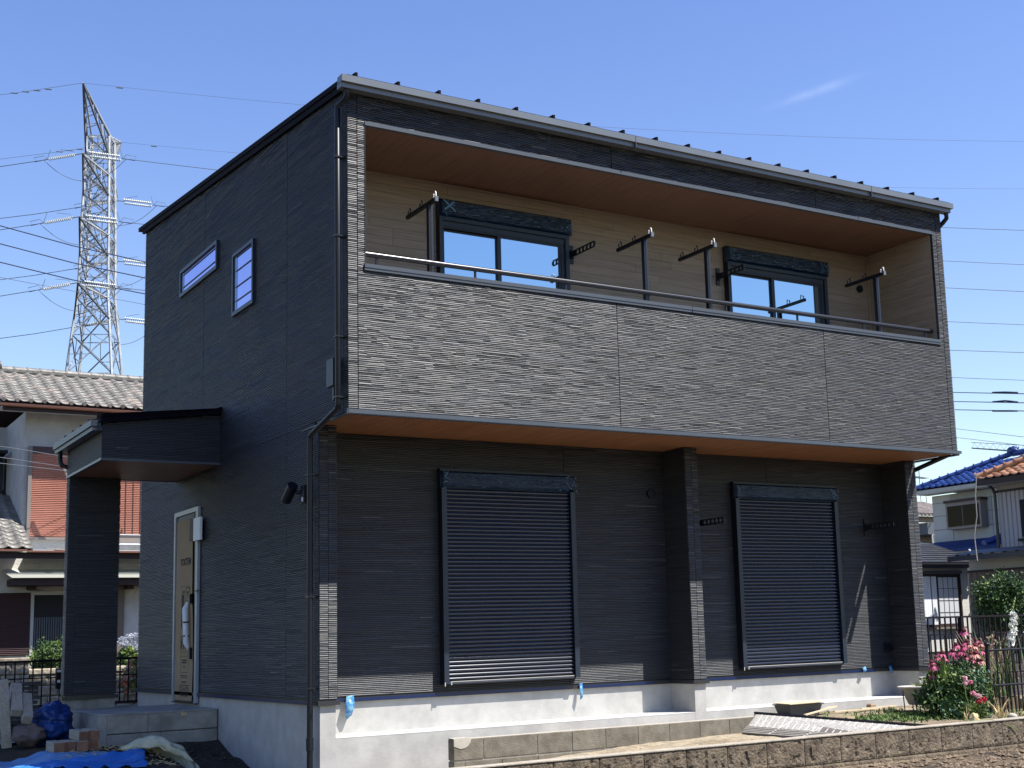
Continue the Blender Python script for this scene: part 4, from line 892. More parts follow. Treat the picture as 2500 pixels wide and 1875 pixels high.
# ------------------------------------------------------------------ LEFT NEIGHBOUR
lh = thing('neighbour_house', 'white stucco house with grey tiled roofs and terracotta slatted shutters', 'house', (4, 21, -.3))
t = MB(); t.box(.29, 8.5, 18.7, 25, 2.4, 5.72); t.build('upper_wall', M['stucco'], lh)
t = MB(); t.box(-3, .29, 21.0, 25, 2.4, 5.7); t.build('rear_wing_wall', M['stucco'], lh)
t = MB(); t.box(-3.5, 8.5, 18.35, 24.9, -.6, 2.55); t.build('lower_wall', M['stuccow'], lh)
# upper roof: eave y 18, ridge y 20.45
ey, ez, sl_ = 18.0, 5.80, .45
t = MB(); x0, x1 = -.33, 9.2
t.hexa([(x0, ey+.02, ez-.03), (x1, ey+.02, ez-.03), (x1, 20.45, ez+sl_*2.43-.04), (x0, 20.45, ez+sl_*2.43-.04), (x0, ey+.02, ez), (x1, ey+.02, ez), (x1, 20.45, ez+sl_*2.43), (x0, 20.45, ez+sl_*2.43)])
t.hexa([(x0, 20.45, ez+sl_*2.43-.04), (x1, 20.45, ez+sl_*2.43-.04), (x1, 25.4, ez-.9), (x0, 25.4, ez-.9), (x0, 20.45, ez+sl_*2.43), (x1, 20.45, ez+sl_*2.43), (x1, 25.4, ez-.86), (x0, 25.4, ez-.86)])
t.build('roof_deck', M['brown'], lh)
t = MB(); t.box(-.28, 9.1, 18.02, 18.06, ez-.19, ez-.02); t.build('fascia', M['brown'], lh)
t = MB(); t.box(-.28, 9.1, 18.06, 18.72, ez-.10, ez-.07); t.build('eave_soffit', M['stucco'], lh)
t = MB(); t.prism([(17.90, ez-.065), (17.91, ez-.105), (17.96, ez-.12), (18.01, ez-.105), (18.015, ez-.03), (18.005, ez-.03), (18.0, ez-.09), (17.96, ez-.105), (17.92, ez-.09), (17.91, ez-.06)], 0, -.42, 9.2); t.build('gutter', M['copper'], lh)
up_ = Vector((0, 1, sl_)).normalized()
tile_roof(lh, tg, (-.33, ey-.05, ez+.0), (1, 0, 0), up_, 20, 11, .2727, .235, alt=tgo)
for i in range(20): 
    t = MB(); t.tube([(-.33+.2727*i+.05, ey-.07, ez+.03), (-.33+.2727*i+.05, ey-.02, ez+.045)], .045, 10); t.build('eave_tile_end', M['tileold'], lh)
rz = 6.86
t = MB(); t.box(-.10, 9.2, 20.33, 20.57, rz-.1, rz+.035); t.build('ridge_course', M['tilegrey'], lh)
t = MB(); t.box(-.10, 9.2, 20.31, 20.59, rz+.036, rz+.085); t.build('ridge_course', M['tilegrey'], lh)
cap = MB(); cap.tube([(0, 0, 0), (.262, 0, 0)], [.095, .088], 12); cap.tube([(.26, 0, 0), (.30, 0, .004)], .10, 12); cm_ = cap.mesh('ridge_cap', M['tilegrey'])
for i in range(20): put('ridge_cap', cm_, lh, (.03+.285*i, 20.45, rz+.095))
t = MB(); t.box(-.14, -.02, 20.30, 20.60, rz-.1, rz+.26); t.tube([(-.16, 20.45, rz+.2), (.02, 20.45, rz+.2)], .10, 10); t.build('ridge_end_tile', M['tilegrey'], lh)
# terracotta shutters
def slats(root, name, x0, x1, y, z0, z1, p, m):
    t = MB(); z = z0
    while z < z1-.01: t.add([(x0, y, z), (x1, y, z), (x1, y-.018, z+p*.55), (x0, y-.018, z+p*.55), (x1, y, z+p*.9), (x0, y, z+p*.9)], [(0, 1, 2, 3), (3, 2, 4, 5)]); z += p
    t.box(x0, x1, y+.001, y+.01, z0, z1); return t.build(name, m, root)
sd = slats(lh, 'slatted_shutter', .44, 3.3, 18.63, 2.98, 4.79, .0405, M['orange'])
t = MB(); t.box(.365, .438, 18.58, 18.70, 2.90, 4.95); t.build('shutter_frame', M['taupe'], lh)
t = MB(); t.box(.438, 3.4, 18.60, 18.70, 4.80, 4.95); t.build('shutter_frame', M['brownsh'], lh)
t = MB(); t.box(.438, 3.4, 18.59, 18.70, 2.92, 2.975); t.build('shutter_frame', M['taupe'], lh)
# small balcony in front, seen between the wing wall and the house
t = MB(); t.box(1.4, 4.0, 18.10, 18.14, 2.83, 3.00); t.build('balcony_apron', M['taupe'], lh)
t = MB(); t.box(1.35, 4.0, 18.07, 18.15, 2.795, 2.815); t.box(1.35, 4.0, 18.07, 18.15, 3.001, 3.015); t.build('balcony_rail', M['white'], lh, kind='stuff')
for x in (1.9, 2.30, 2.46, 2.62, 2.8): 
    t = MB(); t.box(x, x+.022, 18.10, 18.13, 3.0, 4.2); t.build('balcony_baluster', M['brown'], lh)
t = MB(); t.beam((1.75, 18.12, 2.62), (.98, 18.05, 4.45), .05); t.build('balcony_strut', M['taupe'], lh)
# lower roof with tiles at the left, flat metal roof to the right
t = MB(); t.hexa([(-3, 17.52, 2.60), (.32, 17.52, 2.60), (.32, 18.75, 3.19), (-3, 18.75, 3.19), (-3, 17.52, 2.63), (.32, 17.52, 2.63), (.32, 18.75, 3.22), (-3, 18.75, 3.22)])
t.hexa([(-3, 18.75, 3.19), (.28, 18.75, 3.19), (.28, 21.0, 4.2), (-3, 21.0, 4.2), (-3, 18.75, 3.22), (.28, 18.75, 3.22), (.28, 21.0, 4.23), (-3, 21.0, 4.23)]); t.build('lower_roof_deck', M['brown'], lh)
tile_roof(lh, tg, (-.79, 17.45, 2.64), (1, 0, 0), (0, 1, .475), 4, 14, .2727, .235)
t = MB(); t.box(.33, 6, 17.55, 18.6, 2.60, 2.625); t.build('flat_roof', M['white'], lh)
t = MB(); t.box(-3, 6, 17.5, 17.54, 2.44, 2.57); t.build('fascia', M['brown'], lh)
t = MB(); t.box(-3, .2, 17.40, 17.49, 2.585, 2.625); t.build('gutter', M['copper'], lh)
t = MB(); t.box(.21, 6, 17.40, 17.49, 2.565, 2.605); t.build('gutter', M['copper'], lh)
t = MB(); t.beam((.62, 17.6, 2.66), (.95, 17.52, 2.63), .05, .03); t.build('roof_debris', M['rock'], lh)
# awning, door, lower shutter
t = MB(); t.add([(-.15, 17.6, 2.12), (6, 17.6, 2.12), (6, 17.6, 2.10), (-.05, 17.6, 2.05), (6, 17.6, 2.05)], [(0, 3, 4, 1)]); t.hexa([(-.15, 17.6, 2.115), (6, 17.6, 2.115), (6, 18.35, 2.25), (-.15, 18.35, 2.25), (-.15, 17.6, 2.13), (6, 17.6, 2.13), (6, 18.35, 2.265), (-.15, 18.35, 2.265)]); t.build('awning', M['straww'], lh) if 'straww' in M else t.build('awning', mat('pale_awning', (.55, .55, .46), rough=.6), lh)
t = MB(); t.box(-.03, 6, 17.68, 18.33, 1.90, 2.04); t.build('awning_frame', M['brown'], lh)
for x in (.36, 2.36): 
    t = MB(); t.box(x, x+.13, 17.95, 18.34, 1.82, 1.90); t.build('awning_bracket', M['brown'], lh)
t = MB(); t.box(.52, 1.3, 18.33, 18.36, -.3, 1.72); dr = t.build('sliding_door', M['glassin'], lh)
for x in np.arange(.54, 1.25, .047):
    t = MB(); t.box(x, x+.026, 18.315, 18.33, -.3, 1.25); t.build('door_slat', M['steeld'], dr)
t = MB(); t.box(.455, .519, 18.30, 18.36, -.3, 1.80); t.box(.519, 2.2, 18.30, 18.36, 1.721, 1.80); t.build('door_frame', M['beige'], lh)
slats(lh, 'lower_shutter', -3, .44, 18.30, .47, 1.77, .038, M['brownsh'])
t = MB(); t.box(2.18, 2.37, 18.25, 18.36, -.3, 1.9); t.build('entrance_post', M['brownwall'], lh)
# rear wing shutter and return wall slit
t = MB(); t.box(-.6, .22, 20.94, 21.0, 3.9, 5.0); t.build('rear_window', M['frame'], lh)
slats(lh, 'rear_shutter', .24, .285, 20.9, 3.9, 4.95, .04, M['frame'])
t = MB(); t.box(-1.2, .2, 20.2, 20.95, 5.0, 5.06); t.build('rear_awning', M['blackal'], lh)
for k, (za, zb) in enumerate(((4.75, 4.62), (4.52, 4.40), (4.40, 4.33))):
    wire([(-1.6, 17.2, za+.05), (-.2, 17.6, za), (1.2, 17.9, zb), (2.6, 18.3, zb+.1)], .007, M['wire'], 'service wire number %s from the top before the white neighbour wall' % ('one', 'two', 'three')[k], 'cable')

# ------------------------------------------------------------------ left garden wall, bushes, fence
sw = thing('stone_wall', 'split-face stone block wall behind the left fence', 'stone wall', (-.6, 11, -.4))
def stonewall(x0, x1, y, ztop, rows, h=.17, w=.30, capc=True):
    t = MB(); t.box(x0, x1, y+.02, y+.14, ztop-rows*h-.06, ztop-.05); t.build('wall_fill', M['mortar'], sw)
    if capc: 
        t = MB(); t.bbox(x0-.02, x1, y-.03, y+.16, ztop-.09, ztop, .012); t.build('wall_cap', M['stone'], sw)
    for j in range(rows):
        x = x0-(w/2 if j % 2 else 0)
        while x < x1:
            a = max(x, x0); b = min(x+w-.008, x1)
            if b-a > .04:
                vs = []; nn = 7; r = random.random()*50
                for jj in range(nn+1):
                    for ii in range(nn+1):
                        X = a+(b-a)*ii/nn; Z = ztop-.095-(j+1)*h+.006+(h-.010)*jj/nn; e_ = ii in (0, nn) or jj in (0, nn)
                        vs.append((X, y+(.015 if e_ else -.02*abs(noise.noise(Vector((X*9, Z*9, r))))-.004), Z))
                MB().add(vs, [(q*(nn+1)+p, q*(nn+1)+p+1, (q+1)*(nn+1)+p+1, (q+1)*(nn+1)+p) for q in range(nn) for p in range(nn)]).build('stone_block', M['stone'], sw)
            x += w
stonewall(-2.6, -.84, 10.9, .455, 5, capc=True); stonewall(-.83, 2.4, 11.0, .27, 4)
def leafcloud(name, c, rad, n, size, mats, root=None, clump=60, seed=1, flat=.8, hollow=.35):
    r = np.random.default_rng(seed); c = np.array(c); rad = np.array(rad)
    cl = r.normal(size=(clump, 3)); cl /= np.linalg.norm(cl, axis=1)[:, None]; cl *= (r.uniform(hollow, .86, (clump, 1)))
    idx = r.integers(0, clump, n); off = r.normal(size=(n, 3))*.115; p = (cl[idx]+off)*rad+c
    ax = r.normal(size=(n, 3)); ax[:, 2] += .3; ax /= np.linalg.norm(ax, axis=1)[:, None]; nn = r.normal(size=(n, 3)); nn[:, 2] += flat; s_ = np.cross(ax, nn); s_ /= np.linalg.norm(s_, axis=1)[:, None]+1e-9
    L_ = size*r.uniform(.6, 1.3, (n, 1)); a = p-ax*L_*.5; b = p+ax*L_*.5; m1_ = p+s_*L_*.28; m2_ = p-s_*L_*.28; nrm = np.cross(ax, s_)*L_*.12
    vs = np.stack([a, m1_+nrm, b, m2_+nrm], 1).reshape(-1, 3); fs = [(4*i, 4*i+1, 4*i+2, 4*i+3) for i in range(n)]
    me = bpy.data.meshes.new(name); me.from_pydata(vs.tolist(), [], fs)
    for m in mats: me.materials.append(m)
    mi = idx % len(mats) if len(mats) > 1 else np.zeros(n, int); mi = np.where(r.random(n) < .2, r.integers(0, len(mats), n), mi); me.polygons.foreach_set('material_index', mi.tolist())
    return put(name, me, root)
b1 = thing('round_bush', 'round clipped green bush behind the left fence', 'bush', (-.28, 12.3, -.2))
leafcloud('foliage', (-.27, 12.3, .42), (.40, .38, .38), 5200, .045, [M['leaf'], M['leafd'], M['leaf'], M['leafy']], b1, seed=3, clump=90)
t = MB()
for k in range(6): t.tube([(-.28+random.uniform(-.04, .04), 12.3, -.35), (-.28+random.uniform(-.2, .2), 12.3+random.uniform(-.2, .2), .3)], [.018, .008], 5)
t.build('stems', M['brownwall'], b1)
hyd = thing('hydrangea', 'pale blue-grey hydrangea in bloom beside the white neighbour wall', 'shrub', (1.0, 12.3, -.3))
leafcloud('foliage', (1.02, 12.3, .32), (.27, .28, .36), 1500, .07, [M['leafy'], M['leaf']], hyd, seed=5)
for k in range(16):
    c_ = (.86+.34*random.random(), 12.12+.2*random.random(), .52+.26*random.random()); leafcloud('flower_head', c_, (.075, .07, .055), 160, .026, [M['hyd']], hyd, clump=30, seed=20+k, hollow=.6)
orf = thing('red_leaf_plant', 'orange-red leafy plant seen between porch wall and house', 'plant', (.62, 10.5, -.3))
leafcloud('foliage', (.64, 10.5, .09), (.22, .2, .36), 900, .06, [mat('rust_leaf', (.45, .10, .05), (.62, .26, .14), scale=12, rough=.6), M['leafy'], mat('pale_pink_leaf', (.55, .40, .35), rough=.6)], orf, seed=6)
def railing(name, lab, x0, x1, y, z0, z1, sp, m, pw=.014, post_at=(), off=0):
    o = thing(name, lab, 'fence', ((x0+x1)/2, y, z0))
    t = MB(); t.box(x0, x1, y-.02, y+.02, z1-.03, z1); t.build('top_rail', m, o)
    t = MB(); t.box(x0, x1, y-.012, y+.012, z0+.02, z0+.045); t.build('bottom_rail', m, o)
    pm_ = MB().box(-pw/2, pw/2, -pw/2, pw/2, 0, z1-z0-.065).mesh('picket', m)
    x = x0+off; k = 0
    while x < x1 and k < 280: put('picket', pm_, o, (x, y, z0+.04)); x += sp; k += 1
    for p in post_at: t = MB(); t.box(p-.025, p+.025, y+.013, y+.06, z0-.3, z1-.03); t.build('post', m, o)
    return o
lf = railing('picket_fence', 'dark picket fence behind the timber pile, left of the porch', -3.2, 2.0, 8.0, -.225, .43, .1165, M['fence'], .018, (-2.0,), off=.03)
t = MB(); t.box(-3.2, 2.0, 7.99, 8.01, .175, .192); t.build('mid_rail', M['fence'], lf)
t = MB(); t.box(-3.2, 2.0, 7.92, 8.08, -.9, -.245); t.build('fence_kerb', M['step'], None, None, label='low concrete kerb carrying the left picket fence', category='kerb')
t = MB(); t.box(-1.02, -.95, 7.90, 7.97, .03, .31); t.box(-1.012, -.962, 7.888, 7.90, .255, .288, 1); t.box(-1.005, -.968, 7.888, 7.90, .115, .15, 1); t.build('meter_box', [M['blackal'], M['white']], None, None, label='small black box with white labels hung on the left picket fence', category='meter box')

# ------------------------------------------------------------------ timber, tarps, sack in front of the porch
def cloth(name, poly, nx_, ny_, zf, m, amp=.03, fr=3.0, seed=1, fold=(1, .3), **tags):
    """quad patch draped on the ground with folds: poly = four corners"""
    a, b, c, d = [Vector((*p, 0)) for p in poly]; vs = []
    f = Vector((*fold, 0)).normalized(); g_ = Vector((-f.y, f.x, 0))
    for j in range(ny_+1):
        for i in range(nx_+1):
            u_, v__ = i/nx_, j/ny_; e_ = .012
            p = a.lerp(b, u_).lerp(d.lerp(c, u_), v__)
            p += Vector((noise.noise(Vector((u_*9, v__*9, seed))), noise.noise(Vector((u_*9, v__*9, seed+5))), 0))*.05
            q_ = Vector((p.dot(f)*.6*fr, p.dot(g_)*2.4*fr, seed)); n_ = (1-abs(noise.noise(q_))*2.2)*.6+noise.noise(q_*2.3)*.35+noise.noise(q_*5)*.16
            p.z = zf(p.x, p.y)+amp*max(0, n_)+.012; vs.append(p)
    mb = MB(); mb.add(vs, [(j*(nx_+1)+i, j*(nx_+1)+i+1, (j+1)*(nx_+1)+i+1, (j+1)*(nx_+1)+i) for j in range(ny_) for i in range(nx_)], 0, True)
    o = mb.build(name, m, None, None, **tags); md = o.modifiers.new('thickness', 'SOLIDIFY'); md.thickness = .003; return o
cloth('blue_tarp', [(-4.2, 1.9), (-1.30, 2.3), (-1.44, 3.12), (-3.6, 5.3)], 90, 110, gz, M['tarp'], .030, 2.2, 1, (1, .35), label='faded blue tarp spread flat beside the wood offcuts', category='tarp')
cloth('blue_tarp', [(-2.6, 2.45), (-1.28, 2.05), (-1.08, 2.98), (-2.05, 2.75)], 90, 90, lambda x, y: gz(x, y)+.035, M['tarp2'], .06, 2.6, 8, (.8, .6), label='bright blue crumpled tarp corner lying in the lower left', category='tarp')
cloth('white_sheet', [(-3.6, 5.0), (-1.45, 5.35), (-1.15, 5.9), (-3.2, 6.2)], 40, 24, lambda x, y: gz(x, y)+.01, M['paletarp'], .02, 3, 12, label='pale greenish sheet strip behind the faded blue tarp', category='sheet')
# bunched deep-blue tarp on the timber stack
def lump(name, c, rad, m, seed, root=None, nu=36, nv=24, am=.28, fr=2.2, **tags):
    vs = []
    for j in range(nv+1):
        for i in range(nu):
            th_ = math.pi*j/nv; ph = 2*math.pi*i/nu; d = Vector((math.sin(th_)*math.cos(ph), math.sin(th_)*math.sin(ph), math.cos(th_)))
            n_ = 1+am*(noise.noise(d*fr+Vector((seed, 0, 0)))+.6*(.5-abs(noise.noise(d*fr*2.2+Vector((0, seed, 0)))))+.25*noise.noise(d*9))
            vs.append((c[0]+d.x*rad[0]*n_, c[1]+d.y*rad[1]*n_, c[2]+d.z*rad[2]*n_))
    mb = MB(); mb.add(vs, [(j*nu+i, (j+1)*nu+i, (j+1)*nu+(i+1) % nu, j*nu+(i+1) % nu) for j in range(nv) for i in range(nu)], 0, True); return mb.build(name, m, root, None, **tags)
lump('bunched_tarp', (-1.70, 4.75, -.27), (.25, .26, .20), M['tarp3'], 3, None, 60, 40, label='deep blue tarp bunched up between timbers and porch step', category='tarp', am=.42, fr=1.7)
lump('bunched_tarp', (-2.10, 4.80, .03), (.05, .08, .11), M['tarp2'], 9, label='small blue tarp bundle behind the two short timbers', category='tarp', am=.4)
lump('rubble_sack', (-1.96, 4.5, -.37), (.17, .18, .12), mat('dusty_purple_sack', (.10, .075, .07), (.16, .12, .11), scale=5, rough=.9), 5, label='dusty purplish sack lying under the leaning timbers', category='sack', am=.25)
def timber(lab, a, b, w_, h_, upv=(0, -1, 0)):
    mb = MB(); mb.beam(a, b, w_, h_, 0, upv); mb.m[0:1] = [0]; 
    o = mb.build('timber_beam', [M['timber'], M['darkwood']], None, None, label=lab, category='timber'); me = o.data; me.polygons[0].material_index = 0
    return o
timber('long grey timber standing upright at the left frame edge', (-2.165, 4.62, -.50), (-2.235, 4.58, .25), .095, .10)
timber('short pale timber leaning beside the long upright one', (-2.10, 4.45, -.12), (-2.07, 4.75, .17), .11, .10)
timber('short pale timber with a brown end pointing down, rightmost of the leaning ones', (-2.00, 4.38, -.20), (-1.96, 4.72, .05), .10, .10)
bs = thing('board_stack', 'stack of dark weathered boards in front of the left fence', 'board stack', (-2.2, 5.6, -.4))
for k in range(9):
    t = MB(); z = -.30+.056*k; x1_ = -1.66+random.uniform(-.06, .05); t.hexa([(-3.3, 5.45, z), (x1_, 5.45, z+.01), (x1_, 5.62, z+.01), (-3.3, 5.62, z), (-3.3, 5.45, z+.038), (x1_, 5.45, z+.045), (x1_, 5.62, z+.045), (-3.3, 5.62, z+.038)]); t.build('board', M['darkwood'], bs)
t = MB(); t.box(-3.3, -1.75, 5.47, 5.6, -.45, -.305); t.build('bearer', M['darkwood'], bs)
# square timber offcuts stacked by the step
def offcut(lab, x0, x1, z0, z1, y0, L_):
    v_, f_ = bevelbox(x0, x1, y0, y0+L_, z0, z1, .004); mb = MB(); mb.add(v_, f_); 
    o = mb.build('timber_offcut', [M['timber'], M['timberend']], None, None, label=lab, category='wood offcut', group='square timber offcuts by the porch step')
    for p in o.data.polygons:
        if p.normal.y < -.8: p.material_index = 1
offcut('leftmost square timber offcut of the bottom row, pushed a little forward', -1.93, -1.825, -.50, -.392, 3.24, .42)
offcut('second offcut from the left in the bottom row', -1.812, -1.702, -.50, -.392, 3.30, .34)
offcut('third offcut from the left in the bottom row, palest end', -1.69, -1.578, -.50, -.395, 3.28, .34)
offcut('rightmost dark offcut of the bottom row against the step', -1.572, -1.462, -.50, -.400, 3.34, .34)
offcut('long top offcut on the left of the upper pair', -1.665, -1.563, -.394, -.296, 3.32, .5)
offcut('reddish top offcut on the right of the upper pair', -1.558, -1.455, -.398, -.292, 3.33, .42)
# canvas sack
vs = []; path = [Vector((-1.30, 3.10, -.50)), Vector((-1.16, 3.02, -.44)), Vector((-1.03, 2.98, -.39)), Vector((-.93, 2.95, -.41)), Vector((-.83, 2.90, -.47)), Vector((-.74, 2.80, -.56)), Vector((-.68, 2.62, -.70)), Vector((-.67, 2.40, -.86))]
wid = [.03, .10, .17, .20, .20, .19, .17, .15]; nn = 40; mm_ = 22
for i in range(nn+1):
    s_ = i/nn*(len(path)-1); k = min(int(s_), len(path)-2); p = path[k].lerp(path[k+1], s_-k); w_ = wid[k]*(1-(s_-k))+wid[k+1]*(s_-k)
    for j in range(mm_+1):
        a = -1.9+3.8*j/mm_; fold = .025*noise.noise(Vector((i*.22, j*.5, 1)))+.018*abs(noise.noise(Vector((i*.1, j*.9, 7))))
        vs.append((p.x+fold+math.sin(a)*w_*.35, p.y-math.sin(a)*w_*.9, p.z+(math.cos(a)-1)*w_*.55+fold+.02))
MB().add(vs, [(i*(mm_+1)+j, i*(mm_+1)+j+1, (i+1)*(mm_+1)+j+1, (i+1)*(mm_+1)+j) for i in range(nn) for j in range(mm_)], 0, True).build('canvas_sack', M['sack'], None, None, label='crumpled beige canvas sack draped on the dirt by the step', category='sack')
t = MB(); r = random.Random(9)
for k in range(420):
    x = r.uniform(-1.9, -.9); y = r.uniform(2.2, 3.85); 
    if x > -1.3 and y > 3.6 or (x < -1.45 and y > 3.2): continue
    a = r.uniform(0, 3.14); l = r.uniform(.02, .08); z = gz(x, y)+.03; t.beam((x, y, z), (x+l*math.cos(a), y+l*math.sin(a), z+r.uniform(-.01, .02)), .006, .003)
t.build('wood_shavings', M['straw'], None, None, kind='stuff', label='dry straw and wood shavings scattered before the step', category='straw')

# ------------------------------------------------------------------ RIGHT: garden
pl = thing('planter', 'taupe plastic planter on thin metal legs beside the flower bed', 'planter', (7.12, -.30, -.47))
t = MB(); cx_, cy_ = 7.10, -.26
def oct_(cx, cy, r, z, n=16, sq=1.0): return [(cx+r*math.cos(2*math.pi*k/n), cy+r*sq*math.sin(2*math.pi*k/n), z) for k in range(n)]
rings = [(.125, -.385), (.135, -.37), (.205, -.205), (.215, -.190)]
vs = [p for r_, z in rings for p in oct_(cx_, cy_, r_, z)]; n = 16
t.add(vs, [(j*n+k, j*n+(k+1) % n, (j+1)*n+(k+1) % n, (j+1)*n+k) for j in range(len(rings)-1) for k in range(n)]+[tuple(range(n-1, -1, -1))], 0, False); t.build('bowl', M['pot'], pl)
t = MB(); vs = oct_(cx_, cy_, .215, -.195)+oct_(cx_, cy_, .245, -.188)+oct_(cx_, cy_, .248, -.172)+oct_(cx_, cy_, .200, -.168)+oct_(cx_, cy_, .19, -.20)
t.add(vs, [(j*n+k, j*n+(k+1) % n, (j+1)*n+(k+1) % n, (j+1)*n+k) for j in range(4) for k in range(n)]); t.build('rim', mat('pale_rim', (.55, .50, .46), rough=.6), pl)
t = MB(); t.add(oct_(cx_, cy_, .2, -.195), [tuple(range(n))]); t.build('potting_soil', M['clod'], pl)
for a in (-2.6, -.5, 1.2, 2.7): 
    t = MB(); t.tube([(cx_+.20*math.cos(a), cy_+.20*math.sin(a), -.20), (cx_+.185*math.cos(a), cy_+.185*math.sin(a), -.48)], .007, 5); t.build('leg', M['iron'], pl)
def blades(mb, c, n_, L0, L1, spread, w_, r, up=1.0, seg=4, m=0):
    for k in range(n_):
        a = r.uniform(0, 6.283); l = r.uniform(L0, L1); lean = r.uniform(.05, 1)*spread; b = Vector(c)+Vector((r.uniform(-.02, .02), r.uniform(-.02, .02), 0)); side = Vector((-math.sin(a), math.cos(a), 0))*w_; pts = []
        for s_ in range(seg+1):
            q_ = s_/seg; p = b+Vector((math.cos(a), math.sin(a), 0))*lean*l*q_**1.6+Vector((0, 0, 1))*l*q_*up*(1-.35*lean*q_); ww = side*(1-q_)**.6*(.6 if s_ == 0 else 1); pts += [p-ww, p+ww]
        mb.add(pts, [(2*s_, 2*s_+1, 2*s_+3, 2*s_+2) for s_ in range(seg)], m, True)
t = MB(); r = random.Random(4)
for k in range(5): blades(t, (cx_+r.uniform(-.15, .15), cy_+r.uniform(-.12, .12), -.2), 9, .05, .12, .9, .007, r)
t.build('seedling', M['leafy'], pl)

# coneflower clump
cf = thing('coneflower_clump', 'tall clump of pink coneflowers beside the black iron fence post', 'flowers', (7.05, -.95, -.55))
leafcloud('foliage', (7.03, -.88, -.22), (.50, .38, .38), 13000, .052, [M['leaf'], M['leafd'], M['leafd'], M['leaf'], M['grey_leaf'], M['leafy']], cf, seed=11, clump=150, hollow=.15)
leafcloud('low_foliage', (6.82, -1.05, -.40), (.24, .2, .20), 2200, .05, [M['grey_leaf'], M['leafd'], M['leaf']], cf, seed=12, clump=60)
heads = [(7.075, .306), (7.177, .276), (7.286, .296), (7.397, .281), (7.479, .298), (7.012, .236), (6.84, .22), (6.851, .167), (6.732, .171), (6.651, .122), (6.658, .084), (6.756, .088), (7.05, .182), (7.178, .231), (7.308, .196), (7.388, .197), (7.216, .169), (7.346, .126), (7.48, .114), (7.412, .109), (6.648, -.011), (7.275, .0)]
st = MB(); r = random.Random(8)
def flower_mesh(pm_, drop, seed):
    r = random.Random(seed); mb = MB()
    rings = [(.006, .028), (.017, .022), (.023, .010), (.022, -.004), (.008, -.010)]; n = 8
    vs = [(a*math.cos(6.283*k/n), a*math.sin(6.283*k/n), z) for a, z in rings for k in range(n)]
    mb.add(vs, [(j*n+k, (j+1)*n+k, (j+1)*n+(k+1) % n, j*n+(k+1) % n) for j in range(4) for k in range(n)]+[tuple(range(n))], 1, True)
    N_ = 13
    for k in range(N_):
        a = 6.283*k/N_+r.uniform(-.15, .15); d = Vector((math.cos(a), math.sin(a), 0)); s_ = Vector((-math.sin(a), math.cos(a), 0)); dr = drop*r.uniform(.7, 1.3)
        p0 = d*.014+Vector((0, 0, -.004)); p1 = d*.034+Vector((0, 0, -.004-dr*.35)); p2 = d*.052+Vector((0, 0, -.004-dr))
        mb.add([p0-s_*.004, p0+s_*.004, p1+s_*.0075, p2+s_*.004, p2-s_*.004, p1-s_*.0075], [(0, 1, 2, 5), (5, 2, 3, 4)], 0, True)
    return mb.mesh('flower_head', [pm_, M['cone']])
fms = [flower_mesh(M['petal'], .032, 1), flower_mesh(M['petal'], .045, 2), flower_mesh(M['petals'], .04, 3)]
for k, (x, z) in enumerate(heads):
    y = -.9+r.uniform(-.12, .12); f_ = (y+11.5)/10.6; X = -4.8+(x+4.8)*f_; Z = .567+(z-.567)*f_
    st.tube([(X+r.uniform(-.06, .06), y+r.uniform(-.05, .1), Z-.38), (X+r.uniform(-.015, .015), y, Z-.15), (X, y, Z-.01)], .004, 4)
    put('flower_head', fms[2 if (x > 7.25 and r.random() < .85) else r.choice((0, 1))], cf, (X, y, Z), rot=(r.uniform(-.35, .35), r.uniform(-.35, .35), r.uniform(0, 6)), scale=[r.uniform(.95, 1.25)]*3)
st.build('stems', M['leaf'], cf, kind='stuff')
# upright yellow-green leaves at the left of the clump
t = MB(); blades(t, (6.78, -.95, -.1), 12, .25, .42, .35, .018, r); t.build('tall_leaves', M['leafy'], cf)
# rose
rs = thing('pink_rose', 'low rose with pale pink and crimson blooms before the coneflowers', 'rose', (6.72, -1.4, -.55))
t = MB()
for (x, z) in ((6.613, -.06), (6.692, -.11), (6.607, -.11), (6.721, -.23), (6.803, -.26), (6.896, -.31), (6.82, -.32)): t.tube([(6.75+r.uniform(-.05, .05), -1.35, -.58), (x+.02, -1.38, z-.12), (x, -1.4, z)], .0035, 4)
t.build('stems', M['leafy'], rs, kind='stuff')
for k, (x, z, m_, s_) in enumerate(((6.613, -.045, 'rosep', .032), (6.692, -.09, 'petalr', .034), (6.607, -.10, 'rosep', .03), (6.721, -.215, 'petalr', .032), (6.803, -.245, 'rosep', .036), (6.90, -.285, 'red', .040), (6.81, -.30, 'red', .045), (6.85, -.31, 'red', .04))):
    if m_ == 'petalr' and 'petalr' not in M: M['petalr'] = mat('rose_pink_petal', (.70, .28, .38), rough=.6)
    leafcloud('bloom', (x, -1.4, z), (s_, s_, s_*.8), 130, .026, [M[m_]], rs, clump=24, seed=60+k, hollow=.3)
leafcloud('foliage', (6.80, -1.35, -.42), (.24, .14, .16), 900, .035, [M['leaf'], M['leafy'], M['leafd']], rs, seed=15)
